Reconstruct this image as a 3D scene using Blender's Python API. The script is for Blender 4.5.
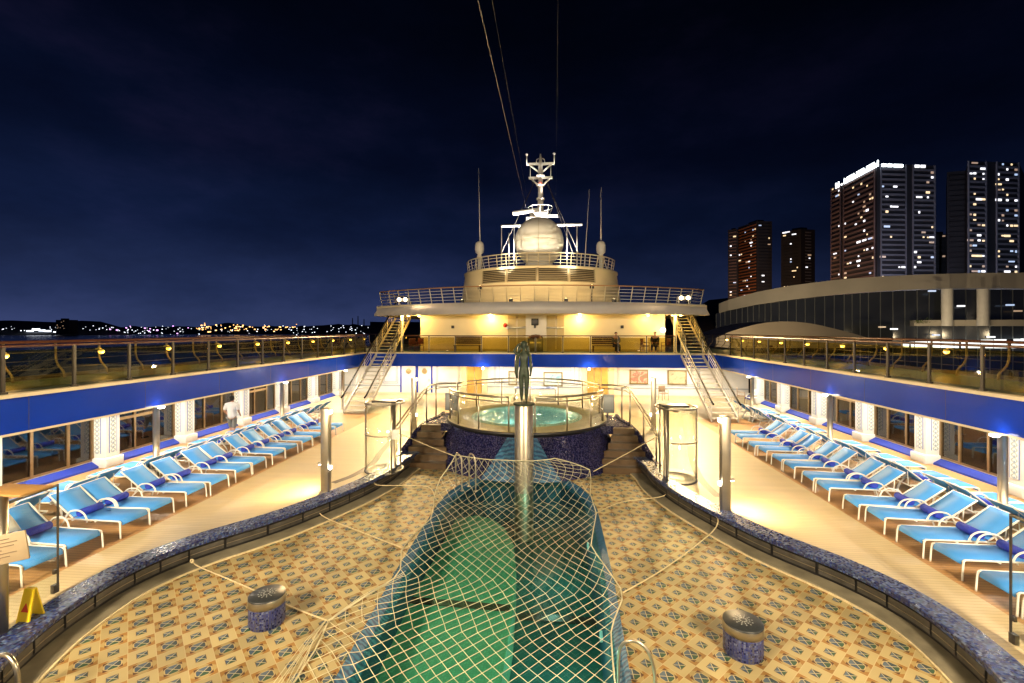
import bpy, bmesh, math, random
from mathutils import Vector, Matrix
for o in list(bpy.data.objects): bpy.data.objects.remove(o)
SC = bpy.context.scene
C = SC.collection
RND = random.Random(7)
PI = math.pi

# ---------------------------------------------------------------- camera
F, CAMX, CAMZ, HY, VP = 455.0, 0.95, 4.45, 330.0, 551.0
YAW = math.atan((VP - 512) / F)
cam = bpy.data.cameras.new('camera')
cam.sensor_width = 36; cam.lens = 36 * F / 1024; cam.shift_y = -(341.5 - HY) / 1024
cam.clip_start = 0.05; cam.clip_end = 12000
camo = bpy.data.objects.new('camera', cam); C.objects.link(camo)
camo.location = (CAMX, 0, CAMZ); camo.rotation_euler = (PI / 2, 0, YAW)
SC.camera = camo
cs, sn = math.cos(YAW), math.sin(YAW)
def unp(px, py, z=0.0):
    d = F * (CAMZ - z) / (py - HY); l = (px - 512) * d / F
    return (CAMX + l * cs - d * sn, l * sn + d * cs, z)
def at_y(px, py, Y):
    t = (px - 512) / F; d = Y / (t * sn + cs)
    return (CAMX + t * d * cs - d * sn, Y, CAMZ - (py - HY) * d / F)
def at_d(px, py, d):
    l = (px - 512) * d / F
    return (CAMX + l * cs - d * sn, l * sn + d * cs, CAMZ - (py - HY) * d / F)

# ---------------------------------------------------------------- render settings, world
SC.render.engine = 'CYCLES'
SC.view_settings.view_transform = 'Standard'; SC.view_settings.look = 'None'
SC.view_settings.exposure = 0.0; SC.view_settings.gamma = 1.0
cy = SC.cycles
cy.max_bounces = 8; cy.diffuse_bounces = 3; cy.glossy_bounces = 4; cy.transmission_bounces = 6
cy.transparent_max_bounces = 40; cy.caustics_reflective = False; cy.caustics_refractive = False
cy.sample_clamp_indirect = 4.0; cy.use_denoising = True
try: cy.denoiser = 'OPENIMAGEDENOISE'
except Exception: pass

W = bpy.data.worlds.new('World'); SC.world = W; W.use_nodes = True
nt = W.node_tree; nt.nodes.clear()
def wn(t): return nt.nodes.new(t)
tc = wn('ShaderNodeTexCoord'); sep = wn('ShaderNodeSeparateXYZ'); nt.links.new(tc.outputs['Generated'], sep.inputs[0])
ramp = wn('ShaderNodeValToRGB'); ramp.color_ramp.interpolation = 'EASE'
el = ramp.color_ramp.elements
el[0].position = 0.0; el[0].color = (0.026, 0.039, 0.108, 1)
el[1].position = 1.0; el[1].color = (0.0006, 0.0008, 0.003, 1)
for p, c in ((0.08, (0.0145, 0.0245, 0.076, 1)), (0.2, (0.0048, 0.0098, 0.037, 1)), (0.34, (0.0017, 0.0036, 0.0150, 1)), (0.55, (0.0006, 0.0014, 0.0055, 1))):
    e = el.new(p); e.color = c
nt.links.new(sep.outputs['Z'], ramp.inputs[0])
# town glow is stronger over the harbour side (negative x)
az = wn('ShaderNodeMapRange'); az.inputs['From Min'].default_value = -0.7; az.inputs['From Max'].default_value = 0.5
az.inputs['To Min'].default_value = 1.15; az.inputs['To Max'].default_value = 0.5
nt.links.new(sep.outputs['X'], az.inputs['Value'])
noi = wn('ShaderNodeTexNoise'); noi.inputs['Scale'].default_value = 2.6; noi.inputs['Detail'].default_value = 6; noi.inputs['Roughness'].default_value = 0.62
mp = wn('ShaderNodeMapping'); mp.inputs['Scale'].default_value = (1, 1, 2.4)
nt.links.new(tc.outputs['Generated'], mp.inputs[0]); nt.links.new(mp.outputs[0], noi.inputs['Vector'])
nr = wn('ShaderNodeMapRange'); nr.inputs['From Min'].default_value = 0.35; nr.inputs['From Max'].default_value = 0.7
nr.inputs['To Min'].default_value = 0.74; nr.inputs['To Max'].default_value = 1.3
nt.links.new(noi.outputs['Fac'], nr.inputs['Value'])
mul = wn('ShaderNodeMath'); mul.operation = 'MULTIPLY'
nt.links.new(az.outputs[0], mul.inputs[0]); nt.links.new(nr.outputs[0], mul.inputs[1])
cl = wn('ShaderNodeMixRGB'); cl.blend_type = 'ADD'; cl.inputs[0].default_value = 1
cr = wn('ShaderNodeValToRGB'); cr.color_ramp.elements[0].position = 0.5; cr.color_ramp.elements[0].color = (0, 0, 0, 1)
cr.color_ramp.elements[1].position = 0.8; cr.color_ramp.elements[1].color = (0.0035, 0.0015, 0.004, 1)
nt.links.new(noi.outputs['Fac'], cr.inputs[0])
nt.links.new(ramp.outputs[0], cl.inputs[1]); nt.links.new(cr.outputs[0], cl.inputs[2])
bg = wn('ShaderNodeBackground'); nt.links.new(cl.outputs[0], bg.inputs[0]); nt.links.new(mul.outputs[0], bg.inputs[1])
wo = wn('ShaderNodeOutputWorld'); nt.links.new(bg.outputs[0], wo.inputs[0])

# ---------------------------------------------------------------- mesh helper
class MB:
    def __init__(s): s.v = []; s.f = []; s.m = []; s.s = []
    def face(s, idx, m=0, sm=False): s.f.append(tuple(idx)); s.m.append(m); s.s.append(sm)
    def add(s, vs, fs, m=0, sm=False):
        b = len(s.v); s.v.extend([tuple(p) for p in vs])
        for f in fs: s.face([b + i for i in f], m, sm)
    def box(s, c, d, rz=0.0, m=0, rx=0.0, ry=0.0):
        x, y, z = d[0] / 2, d[1] / 2, d[2] / 2
        P = [Vector((a, b, e)) for a in (-x, x) for b in (-y, y) for e in (-z, z)]
        if rz or rx or ry:
            M_ = Matrix.Rotation(rz, 3, 'Z') @ Matrix.Rotation(ry, 3, 'Y') @ Matrix.Rotation(rx, 3, 'X')
            P = [M_ @ p for p in P]
        c = Vector(c)
        s.add([p + c for p in P], [(0, 1, 3, 2), (4, 6, 7, 5), (0, 4, 5, 1), (2, 3, 7, 6), (0, 2, 6, 4), (1, 5, 7, 3)], m)
    def bb(s, x0, x1, y0, y1, z0, z1, m=0): s.box(((x0 + x1) / 2, (y0 + y1) / 2, (z0 + z1) / 2), (abs(x1 - x0), abs(y1 - y0), abs(z1 - z0)), m=m)
    def rbox(s, c, d, r=0.01, m=0, M_=None):          # box with chamfered edges
        x, y, z = d[0] / 2, d[1] / 2, d[2] / 2
        bm = bmesh.new(); bmesh.ops.create_cube(bm, size=1.0)
        for v in bm.verts: v.co = Vector((v.co.x * d[0], v.co.y * d[1], v.co.z * d[2]))
        bmesh.ops.bevel(bm, geom=list(bm.edges), offset=min(r, x * .9, y * .9, z * .9), segments=2, affect='EDGES', profile=0.5)
        b = len(s.v); c = Vector(c)
        for v in bm.verts: s.v.append(tuple(((M_ @ v.co) if M_ else v.co) + c))
        bm.verts.index_update()
        for f in bm.faces: s.face([b + v.index for v in f.verts], m, True)
        bm.free()
    def tube(s, path, r, n=8, closed=False, m=0, cap=True, sm=True):
        P = [Vector(p) for p in path]; k = len(P); b = len(s.v)
        rr = r if isinstance(r, (list, tuple)) else [r] * k
        u = None
        for i in range(k):
            if closed: t = P[(i + 1) % k] - P[i - 1]
            else: t = P[min(i + 1, k - 1)] - P[max(i - 1, 0)]
            t = t.normalized() if t.length > 1e-9 else Vector((0, 0, 1))
            if u is None:
                a = Vector((0, 0, 1)) if abs(t.z) < 0.9 else Vector((1, 0, 0))
                u = t.cross(a).normalized()
            else:
                u = (u - t * u.dot(t)); u = u.normalized() if u.length > 1e-6 else t.orthogonal().normalized()
            w = t.cross(u)
            for j in range(n):
                a = 2 * PI * j / n
                s.v.append(tuple(P[i] + (u * math.cos(a) + w * math.sin(a)) * rr[i]))
        for i in range(k if closed else k - 1):
            i2 = (i + 1) % k
            for j in range(n):
                j2 = (j + 1) % n
                s.face((b + i * n + j, b + i * n + j2, b + i2 * n + j2, b + i2 * n + j), m, sm)
        if cap and not closed:
            s.face([b + j for j in range(n)][::-1], m); s.face([b + (k - 1) * n + j for j in range(n)], m)
    def lathe(s, prof, c=(0, 0, 0), n=32, a0=0.0, a1=2 * PI, m=0, sm=True, sx=1.0, sy=1.0):
        full = abs(a1 - a0 - 2 * PI) < 1e-6; k = n if full else n + 1; b = len(s.v)
        for i in range(k):
            a = a0 + (a1 - a0) * i / n
            for (r, z) in prof: s.v.append((c[0] + r * math.cos(a) * sx, c[1] + r * math.sin(a) * sy, c[2] + z))
        q = len(prof)
        for i in range(n):
            i2 = (i + 1) % k
            for j in range(q - 1):
                s.face((b + i * q + j, b + i2 * q + j, b + i2 * q + j + 1, b + i * q + j + 1), m, sm)
    def cyl(s, c, r, z0, z1, n=20, m=0):
        s.lathe([(r, z0), (r, z1)], c, n, m=m)
        b = len(s.v)
        for z in (z0, z1): s.v.extend([(c[0] + r * math.cos(2 * PI * i / n), c[1] + r * math.sin(2 * PI * i / n), c[2] + z) for i in range(n)])
        s.face(list(range(b, b + n))[::-1], m); s.face(list(range(b + n, b + 2 * n)), m)
    def ball(s, c, r, n=16, m=0, sz=1.0, t0=-PI / 2, t1=PI / 2):
        k = n // 2 + 1
        s.lathe([(max(1e-4, r * math.cos(t0 + (t1 - t0) * i / k)), r * sz * math.sin(t0 + (t1 - t0) * i / k)) for i in range(k + 1)], c, n, m=m)
    def prism(s, poly, z0, z1, m=0, mt=None):
        n = len(poly); b = len(s.v)
        for z in (z0, z1): s.v.extend([(p[0], p[1], z) for p in poly])
        s.face(list(range(b, b + n))[::-1], m); s.face(list(range(b + n, b + 2 * n)), m if mt is None else mt)
        for i in range(n): s.face((b + i, b + (i + 1) % n, b + n + (i + 1) % n, b + n + i), m)
    def quadbox(s, q, t, m=0):                        # four points thickened by t along the normal
        q = [Vector(p) for p in q]; n = (q[1] - q[0]).cross(q[3] - q[0]).normalized() * t / 2
        s.add([p - n for p in q] + [p + n for p in q], [(3, 2, 1, 0), (4, 5, 6, 7), (0, 1, 5, 4), (1, 2, 6, 5), (2, 3, 7, 6), (3, 0, 4, 7)], m)
    def build(s, name, mats, parent=None):
        me = bpy.data.meshes.new(name)
        v = s.v
        if parent is not None:
            w = Vector((0, 0, 0)); q = parent
            while q is not None: w = w + q.location; q = q.parent
            v = [tuple(Vector(p) - w) for p in v]
        me.from_pydata(v, [], s.f)
        if not isinstance(mats, (list, tuple)): mats = [mats]
        for x in mats: me.materials.append(x)
        me.polygons.foreach_set('material_index', s.m); me.polygons.foreach_set('use_smooth', s.s)
        bm = bmesh.new(); bm.from_mesh(me); bmesh.ops.recalc_face_normals(bm, faces=bm.faces); bm.to_mesh(me); bm.free()
        me.update()
        o = bpy.data.objects.new(name, me); C.objects.link(o)
        if parent is not None: o.parent = parent
        return o
def tag(o, label=None, cat=None, group=None, kind=None):
    if label: o['label'] = label
    if cat: o['category'] = cat
    if group: o['group'] = group
    if kind: o['kind'] = kind
    return o
def thing(name, label, cat, loc=(0, 0, 0), rz=0.0, group=None):
    o = bpy.data.objects.new(name, None); C.objects.link(o); o.empty_display_size = 0.1
    o.location = loc; o.rotation_euler = (0, 0, rz)
    return tag(o, label, cat, group)
def struct(o): o['kind'] = 'structure'; return o
def copy_tree(o, parent=None):
    c = o.copy(); C.objects.link(c)
    if parent is not None: c.parent = parent
    for ch in list(o.children): copy_tree(ch, c)
    return c
ORD = ['first', 'second', 'third', 'fourth', 'fifth', 'sixth', 'seventh', 'eighth', 'ninth', 'tenth', 'eleventh', 'twelfth', 'thirteenth',
       'fourteenth', 'fifteenth', 'sixteenth', 'seventeenth', 'eighteenth', 'nineteenth', 'twentieth']
def catmull(P, k=8):
    P = [Vector(p) for p in P]; out = []
    for i in range(len(P) - 1):
        a, b, c, d = P[max(i - 1, 0)], P[i], P[i + 1], P[min(i + 2, len(P) - 1)]
        for j in range(k):
            t = j / k
            out.append(0.5 * ((2 * b) + (c - a) * t + (2 * a - 5 * b + 4 * c - d) * t * t + (3 * b - a - 3 * c + d) * t ** 3))
    out.append(P[-1]); return out

# ---------------------------------------------------------------- materials
def mat(name, col, rough=0.5, metal=0.0, vary=None, bump=None, emit=None, coat=0.0, spec=None):
    m = bpy.data.materials.new(name); m.use_nodes = True; t = m.node_tree; b = t.nodes['Principled BSDF']
    b.inputs['Base Color'].default_value = (*col, 1); b.inputs['Roughness'].default_value = rough; b.inputs['Metallic'].default_value = metal
    if coat: b.inputs['Coat Weight'].default_value = coat; b.inputs['Coat Roughness'].default_value = 0.08
    if spec is not None: b.inputs['Specular IOR Level'].default_value = spec
    if emit: b.inputs['Emission Color'].default_value = (*emit[0], 1); b.inputs['Emission Strength'].default_value = emit[1]
    if vary or bump:
        co = t.nodes.new('ShaderNodeTexCoord')
    if vary:      # (scale, amount, rough amount)
        n = t.nodes.new('ShaderNodeTexNoise'); n.inputs['Scale'].default_value = vary[0]; n.inputs['Detail'].default_value = 5
        t.links.new(co.outputs['Object'], n.inputs['Vector'])
        r = t.nodes.new('ShaderNodeMapRange'); r.inputs['From Min'].default_value = .3; r.inputs['From Max'].default_value = .7
        r.inputs['To Min'].default_value = 1 - vary[1]; r.inputs['To Max'].default_value = 1 + vary[1] * .5
        t.links.new(n.outputs['Fac'], r.inputs['Value'])
        x = t.nodes.new('ShaderNodeVectorMath'); x.operation = 'SCALE'; x.inputs[0].default_value = col
        t.links.new(r.outputs[0], x.inputs['Scale']); t.links.new(x.outputs[0], b.inputs['Base Color'])
        r2 = t.nodes.new('ShaderNodeMapRange'); r2.inputs['To Min'].default_value = max(.02, rough - vary[2]); r2.inputs['To Max'].default_value = min(1, rough + vary[2])
        t.links.new(n.outputs['Fac'], r2.inputs['Value']); t.links.new(r2.outputs[0], b.inputs['Roughness'])
    if bump:      # (scale, strength, distance)
        n2 = t.nodes.new('ShaderNodeTexNoise'); n2.inputs['Scale'].default_value = bump[0]; n2.inputs['Detail'].default_value = 3
        t.links.new(co.outputs['Object'], n2.inputs['Vector'])
        bp = t.nodes.new('ShaderNodeBump'); bp.inputs['Strength'].default_value = bump[1]; bp.inputs['Distance'].default_value = bump[2]
        t.links.new(n2.outputs['Fac'], bp.inputs['Height']); t.links.new(bp.outputs[0], b.inputs['Normal'])
    return m
class G:                                               # tiny node-graph builder
    def __init__(s, m): s.m = m; s.t = m.node_tree; s.b = s.t.nodes['Principled BSDF']
    def n(s, typ, **kw):
        x = s.t.nodes.new(typ)
        for k, v in kw.items(): setattr(x, k, v)
        return x
    def ln(s, a, b): s.t.links.new(a, b)
    def val(s, sock, v):
        if hasattr(v, 'node'): s.ln(v, sock)
        else: sock.default_value = v
    def ma(s, op, a, b=0.0, c=None):
        x = s.n('ShaderNodeMath', operation=op); s.val(x.inputs[0], a); s.val(x.inputs[1], b)
        if c is not None: s.val(x.inputs[2], c)
        return x.outputs[0]
    def mix(s, f, a, b):
        x = s.n('ShaderNodeMix', data_type='RGBA'); s.val(x.inputs[0], f)
        for i, v in ((6, a), (7, b)):
            if hasattr(v, 'node'): s.ln(v, x.inputs[i])
            else: x.inputs[i].default_value = (*v, 1)
        return x.outputs[2]
    def pos(s, gen='Object'):
        c = s.n('ShaderNodeTexCoord'); q = s.n('ShaderNodeSeparateXYZ'); s.ln(c.outputs[gen], q.inputs[0])
        return c.outputs[gen], q.outputs[0], q.outputs[1], q.outputs[2]
    def bump(s, h, st=0.3, d=0.01):
        x = s.n('ShaderNodeBump'); x.inputs['Strength'].default_value = st; x.inputs['Distance'].default_value = d
        s.ln(h, x.inputs['Height']); s.ln(x.outputs[0], s.b.inputs['Normal'])

steel = mat('brushed steel', (.52, .47, .38), .36, 1.0, vary=(3, .12, .06))
steel_dark = mat('dull steel', (.17, .165, .16), .42, .9, vary=(4, .3, .12))
bronze = mat('bronze window frame', (.30, .20, .10), .35, .7, vary=(4, .2, .1))
hand_black = mat('matte black handrail', (.008, .008, .008), .6, spec=.2)
dark_rail = mat('dark rail paint', (.025, .022, .02), .35, .2)
teak_rail = mat('varnished rail', (.10, .035, .016), .35, 0, vary=(9, .3, .1))
white_paint = mat('white paint', (.78, .76, .72), .4, 0, vary=(1.3, .08, .1))
cream_paint = mat('cream paint', (.74, .65, .45), .45, 0, vary=(.7, .08, .1))
tan_paint = mat('tan paint', (.48, .40, .22), .5, 0, vary=(.8, .1, .1))
band_paint = mat('grey white hull paint', (.52, .50, .50), .42, 0, vary=(.8, .1, .08))
blue_paint = mat('glossy blue hull paint', (.008, .044, .46), .14, 0, vary=(.7, .15, .05), bump=(1.3, .2, .05), spec=.28)
blue_matt = mat('blue kerb paint', (.008, .032, .34), .5, 0, vary=(2, .2, .1))
green_deck = mat('green deck paint', (.10, .16, .13), .5, 0, vary=(1.2, .25, .15))
black = mat('black plastic', (.012, .012, .014), .4)
dark_wood = mat('dark slatted wood', (.07, .025, .012), .4, 0, vary=(6, .35, .1))
door_wood = mat('honey door wood', (.56, .36, .10), .4, 0, vary=(3, .2, .1))
navy_cloth = mat('navy cloth', (.022, .05, .50), .8, 0, vary=(20, .2, .05), bump=(180, .2, .002))
frame_white = mat('white powder coat', (.84, .83, .80), .35, 0, vary=(4, .06, .08))
towel_white = mat('white towel', (.78, .77, .76), .95, 0, bump=(90, .5, .01))
skin = mat('skin', (.50, .28, .19), .55, 0, vary=(8, .1, .05))
hair = mat('dark hair', (.012, .010, .009), .6)
grey_cloth = mat('grey shorts', (.20, .20, .19), .85, 0, vary=(10, .2, .05), bump=(30, .4, .01))
white_cloth = mat('white shirt', (.80, .80, .82), .85, 0, bump=(14, .5, .02))
dark_cloth = mat('dark clothing', (.02, .02, .025), .85)
bronze_statue = mat('weathered bronze', (.035, .052, .034), .5, .3, vary=(9, .5, .15), bump=(40, .3, .01))
yellow_sign = mat('yellow plastic', (.75, .55, .02), .4)
red_paint = mat('red paint', (.55, .03, .02), .45)
rope_mat = mat('cream rope', (.62, .52, .32), .8, 0, vary=(14, .2, .05))
net_mat = mat('cream net cord', (.62, .57, .39), .8, 0, vary=(3, .25, .05))
concrete = mat('pale concrete', (.46, .42, .36), .7, 0, vary=(.15, .15, .1))
tower_dark = mat('tower wall', (.018, .020, .028), .7, 0, vary=(.05, .3, .1))
tower_red = mat('tower balcony slabs', (.15, .105, .10), .7, 0, vary=(.05, .2, .1))
tower_grey = mat('tower balcony grey', (.15, .165, .21), .7, 0, vary=(.05, .2, .1))
shore_mat = mat('dark land', (.035, .04, .05), .9, 0, vary=(.01, .4, .05))
sign_board = mat('beige notice board', (.34, .27, .18), .5, 0, vary=(4, .1, .1))
ink = mat('notice ink', (.16, .12, .08), .7)
def emis(name, col, st): return mat(name, (.8, .8, .8), .5, 0, emit=(col, st))
lamp_warm = emis('warm lamp', (1, .72, .36), 16)
lamp_amber = emis('amber lamp', (1, .60, .14), 10)
lamp_white = emis('white lamp', (1, .92, .80), 22)
win_warm = emis('lit window warm', (1, .72, .38), 1.2)
win_white = emis('lit window white', (.95, .95, 1), 1.6)
win_blue = emis('lit window blue', (.5, .68, 1), .9)
win_dim = emis('lit window dim', (1, .62, .36), .35)
sign_glow = emis('tower sign white', (.85, .95, 1), 6)
strip_glow = emis('hall strip lights', (.95, 1, .97), 1.5)
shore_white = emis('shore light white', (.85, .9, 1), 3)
shore_orange = emis('shore light orange', (1, .5, .16), 4)
shore_pink = emis('shore light violet', (.85, .4, 1), 3)

def glass_mat(name, tint=(.95, .97, .95), base=.04, rough=.02):
    m = bpy.data.materials.new(name); m.use_nodes = True; t = m.node_tree; t.nodes.clear()
    tr = t.nodes.new('ShaderNodeBsdfTransparent'); tr.inputs[0].default_value = (*tint, 1)
    gl = t.nodes.new('ShaderNodeBsdfGlossy'); gl.inputs['Roughness'].default_value = rough; gl.inputs[0].default_value = (1, 1, 1, 1)
    lw = t.nodes.new('ShaderNodeLayerWeight'); lw.inputs[0].default_value = .5
    fr = t.nodes.new('ShaderNodeMath'); fr.operation = 'POWER'; fr.inputs[1].default_value = 5.0; t.links.new(lw.outputs['Facing'], fr.inputs[0])
    ad = t.nodes.new('ShaderNodeMath'); ad.operation = 'ADD'; ad.use_clamp = True; ad.inputs[1].default_value = base
    t.links.new(fr.outputs[0], ad.inputs[0])
    mx = t.nodes.new('ShaderNodeMixShader'); o = t.nodes.new('ShaderNodeOutputMaterial')
    t.links.new(ad.outputs[0], mx.inputs[0]); t.links.new(tr.outputs[0], mx.inputs[1]); t.links.new(gl.outputs[0], mx.inputs[2])
    t.links.new(mx.outputs[0], o.inputs[0]); return m
glass_clear = glass_mat('clear glass')
glass_smoke = glass_mat('smoked rail glass', (.80, .74, .44), .04)
glass_window = glass_mat('window glass', (.42, .38, .34), .10, .03)

def water_mat(name, tint, scale, st):
    m = glass_mat(name, tint, .04, .03); t = m.node_tree
    co = t.nodes.new('ShaderNodeTexCoord'); n = t.nodes.new('ShaderNodeTexNoise'); n.inputs['Scale'].default_value = scale; n.inputs['Detail'].default_value = 3
    t.links.new(co.outputs['Object'], n.inputs['Vector'])
    b = t.nodes.new('ShaderNodeBump'); b.inputs['Strength'].default_value = st; b.inputs['Distance'].default_value = .05
    t.links.new(n.outputs['Fac'], b.inputs['Height'])
    for x in t.nodes:
        if x.type in ('BSDF_GLOSSY', 'LAYER_WEIGHT'): t.links.new(b.outputs[0], x.inputs['Normal'])
    return m
pool_water = water_mat('pool water', (.50, .86, .76), 2.2, .12)
tub_water = water_mat('whirlpool water', (.72, .95, .92), 7, .5)

def mosaic(name, cols, scale, rough=.22, grout=(.05, .05, .07)):
    m = mat(name, cols[0], rough); g = G(m); p, x, y, z = g.pos()
    v = g.n('ShaderNodeTexVoronoi', distance='CHEBYCHEV'); v.inputs['Scale'].default_value = scale; v.inputs['Randomness'].default_value = .28; g.ln(p, v.inputs['Vector'])
    w = g.n('ShaderNodeTexWhiteNoise', noise_dimensions='3D'); g.ln(v.outputs['Position'], w.inputs['Vector'])
    r = g.n('ShaderNodeValToRGB'); r.color_ramp.interpolation = 'CONSTANT'
    e = r.color_ramp.elements; e[0].color = (*cols[0], 1); e[0].position = 0; e[1].position = 1 / len(cols); e[1].color = (*cols[1], 1)
    for i, c in enumerate(cols[2:]): k = e.new((i + 2) / len(cols)); k.color = (*c, 1)
    g.ln(w.outputs['Value'], r.inputs[0])
    ve = g.n('ShaderNodeTexVoronoi', feature='DISTANCE_TO_EDGE'); ve.inputs['Scale'].default_value = scale; ve.inputs['Randomness'].default_value = .28; g.ln(p, ve.inputs['Vector'])
    f = g.ma('LESS_THAN', ve.outputs['Distance'], .06)
    g.ln(g.mix(f, r.outputs[0], grout), g.b.inputs['Base Color'])
    n = g.n('ShaderNodeTexNoise'); n.inputs['Scale'].default_value = 9; g.ln(p, n.inputs['Vector'])
    rr = g.ma('MULTIPLY_ADD', w.outputs['Value'], .25, rough - .08); g.ln(rr, g.b.inputs['Roughness'])
    nm = g.n('ShaderNodeBump'); nm.inputs['Strength'].default_value = .5; nm.inputs['Distance'].default_value = .004
    g.ln(w.outputs['Value'], nm.inputs['Height']); g.ln(nm.outputs[0], g.b.inputs['Normal'])
    return m
mosaic_blue = mosaic('blue mosaic coping', [(.008, .012, .07), (.015, .03, .16), (.03, .07, .26), (.012, .014, .08), (.12, .17, .30), (.008, .012, .07), (.03, .07, .15)], 26, .27)
mosaic_navy = mosaic('navy mosaic', [(.008, .008, .045), (.011, .012, .07), (.020, .016, .075), (.008, .010, .055), (.016, .022, .12), (.07, .06, .15)], 34, .2, (.012, .012, .018))
mosaic_stool = mosaic('stool mosaic', [(.008, .012, .08), (.016, .026, .16), (.045, .06, .18), (.012, .018, .12), (.09, .11, .22)], 34, .3)
mosaic_green = mosaic('green pool tile', [(.10, .28, .20), (.125, .33, .235), (.11, .30, .22)], 20, .6, (.10, .24, .15))
mosaic_deep = mosaic('deep pool tile', [(.014, .085, .085), (.02, .105, .10), (.017, .095, .095)], 20, .7, (.02, .09, .08))
tub_tile = mosaic('whirlpool tile', [(.28, .55, .52), (.34, .62, .58), (.4, .66, .62)], 16, .3, (.2, .35, .34))

def wave_blue():
    m = mat('scalloped blue tile', (.02, .10, .22), .5); g = G(m); p, x, y, z = g.pos()
    w = g.n('ShaderNodeTexWave', wave_type='BANDS', bands_direction='Y'); w.inputs['Scale'].default_value = 3.4; w.inputs['Distortion'].default_value = 4.5; w.inputs['Detail Scale'].default_value = 3
    g.ln(p, w.inputs['Vector'])
    g.ln(g.mix(w.outputs['Fac'], (.008, .05, .14), (.04, .17, .32)), g.b.inputs['Base Color'])
    g.bump(w.outputs['Fac'], .4, .01); return m
blue_wave = wave_blue()

def deck_mat(name, a, b, pitch, axis, rough):
    m = mat(name, a, rough); g = G(m); p, x, y, z = g.pos()
    c = x if axis == 'x' else y
    fr = g.ma('FRACT', g.ma('DIVIDE', c, pitch), 0.0)
    seam = g.ma('LESS_THAN', fr, .13)
    idx = g.ma('FLOOR', g.ma('DIVIDE', c, pitch), 0.0)
    w = g.n('ShaderNodeTexWhiteNoise', noise_dimensions='1D'); g.ln(idx, w.inputs['W'])
    n = g.n('ShaderNodeTexNoise'); n.inputs['Scale'].default_value = 1.1; n.inputs['Detail'].default_value = 7; g.ln(p, n.inputs['Vector'])
    f = g.ma('ADD', g.ma('MULTIPLY', w.outputs['Value'], .28), g.ma('MULTIPLY', n.outputs['Fac'], .7))
    base = g.mix(f, tuple(v * .82 for v in a), tuple(min(1, v * 1.1) for v in a))
    g.ln(g.mix(seam, base, b), g.b.inputs['Base Color'])
    g.ln(g.ma('MULTIPLY_ADD', n.outputs['Fac'], .3, rough - .15), g.b.inputs['Roughness'])
    g.bump(seam, .25, -.004); return m
beige_deck = deck_mat('beige ribbed deck', (.62, .51, .31), (.42, .33, .19), .085, 'y', .45)
teak_deck = deck_mat('teak planking', (.52, .29, .12), (.28, .14, .05), .09, 'y', .45)

def pool_tiles():
    m = mat('patterned pool tiles', (.5, .4, .2), .32); g = G(m); p, x, y, z = g.pos()
    S = .33
    u0 = g.ma('DIVIDE', g.ma('MULTIPLY', g.ma('ADD', x, y), .70710678), S)
    v0 = g.ma('DIVIDE', g.ma('MULTIPLY', g.ma('SUBTRACT', y, x), .70710678), S)
    iu, iv = g.ma('FLOOR', u0), g.ma('FLOOR', v0)
    par = g.ma('ABSOLUTE', g.ma('MODULO', g.ma('ADD', iu, iv), 2.0))
    u = g.ma('SUBTRACT', g.ma('FRACT', u0), .5); v = g.ma('SUBTRACT', g.ma('FRACT', v0), .5)
    au, av = g.ma('ABSOLUTE', u), g.ma('ABSOLUTE', v)
    l1 = g.ma('ADD', au, av); mxx = g.ma('MAXIMUM', au, av); mn = g.ma('MINIMUM', au, av)
    su = g.ma('GREATER_THAN', g.ma('ADD', u, v), 0.0); sv = g.ma('GREATER_THAN', g.ma('SUBTRACT', u, v), 0.0)
    q = g.mix(su, g.mix(sv, (.05, .09, .15), (.03, .085, .05)), g.mix(sv, (.09, .13, .19), (.035, .06, .08)))
    cream = (.47, .38, .19); cream2 = (.40, .30, .125)
    lx = g.ma('LESS_THAN', g.ma('ABSOLUTE', g.ma('SUBTRACT', au, av)), .022)
    star = g.mix(lx, q, (.52, .46, .28))
    # plain tile: cream with a small four-part square
    A = g.mix(g.ma('LESS_THAN', mxx, .205), cream, (.14, .085, .03)); A = g.mix(g.ma('LESS_THAN', mxx, .185), A, star)
    # ornate tile: orange corners, brown corner triangles, cream outline, four-part octagon
    B = g.mix(g.ma('GREATER_THAN', l1, .60), cream2, (.32, .165, .04))
    sp = g.ma('MULTIPLY', g.ma('LESS_THAN', mxx, .335), g.ma('GREATER_THAN', l1, .45))
    B = g.mix(sp, B, (.105, .04, .016))
    oc = g.ma('MULTIPLY', g.ma('LESS_THAN', mxx, .315), g.ma('LESS_THAN', l1, .47))
    oc2 = g.ma('MULTIPLY', g.ma('LESS_THAN', mxx, .275), g.ma('LESS_THAN', l1, .41))
    B = g.mix(oc, B, cream); B = g.mix(oc2, B, star)
    col = g.mix(g.ma('GREATER_THAN', par, .5), A, B)
    gr = g.ma('GREATER_THAN', mxx, .485)
    col = g.mix(gr, col, (.52, .43, .24))
    n = g.n('ShaderNodeTexNoise'); n.inputs['Scale'].default_value = .8; n.inputs['Detail'].default_value = 6; g.ln(p, n.inputs['Vector'])
    n2 = g.n('ShaderNodeTexWhiteNoise', noise_dimensions='2D'); cb = g.n('ShaderNodeCombineXYZ'); g.ln(iu, cb.inputs[0]); g.ln(iv, cb.inputs[1]); g.ln(cb.outputs[0], n2.inputs['Vector'])
    k = g.ma('ADD', g.ma('MULTIPLY', n.outputs['Fac'], .55), g.ma('MULTIPLY_ADD', n2.outputs['Value'], .26, .39))
    sc = g.n('ShaderNodeVectorMath', operation='SCALE'); g.ln(col, sc.inputs[0]); g.ln(k, sc.inputs['Scale'])
    g.ln(sc.outputs[0], g.b.inputs['Base Color'])
    g.ln(g.ma('MULTIPLY_ADD', n.outputs['Fac'], .3, .46), g.b.inputs['Roughness'])
    g.bump(gr, .2, -.003); return m
tiles = pool_tiles()

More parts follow.
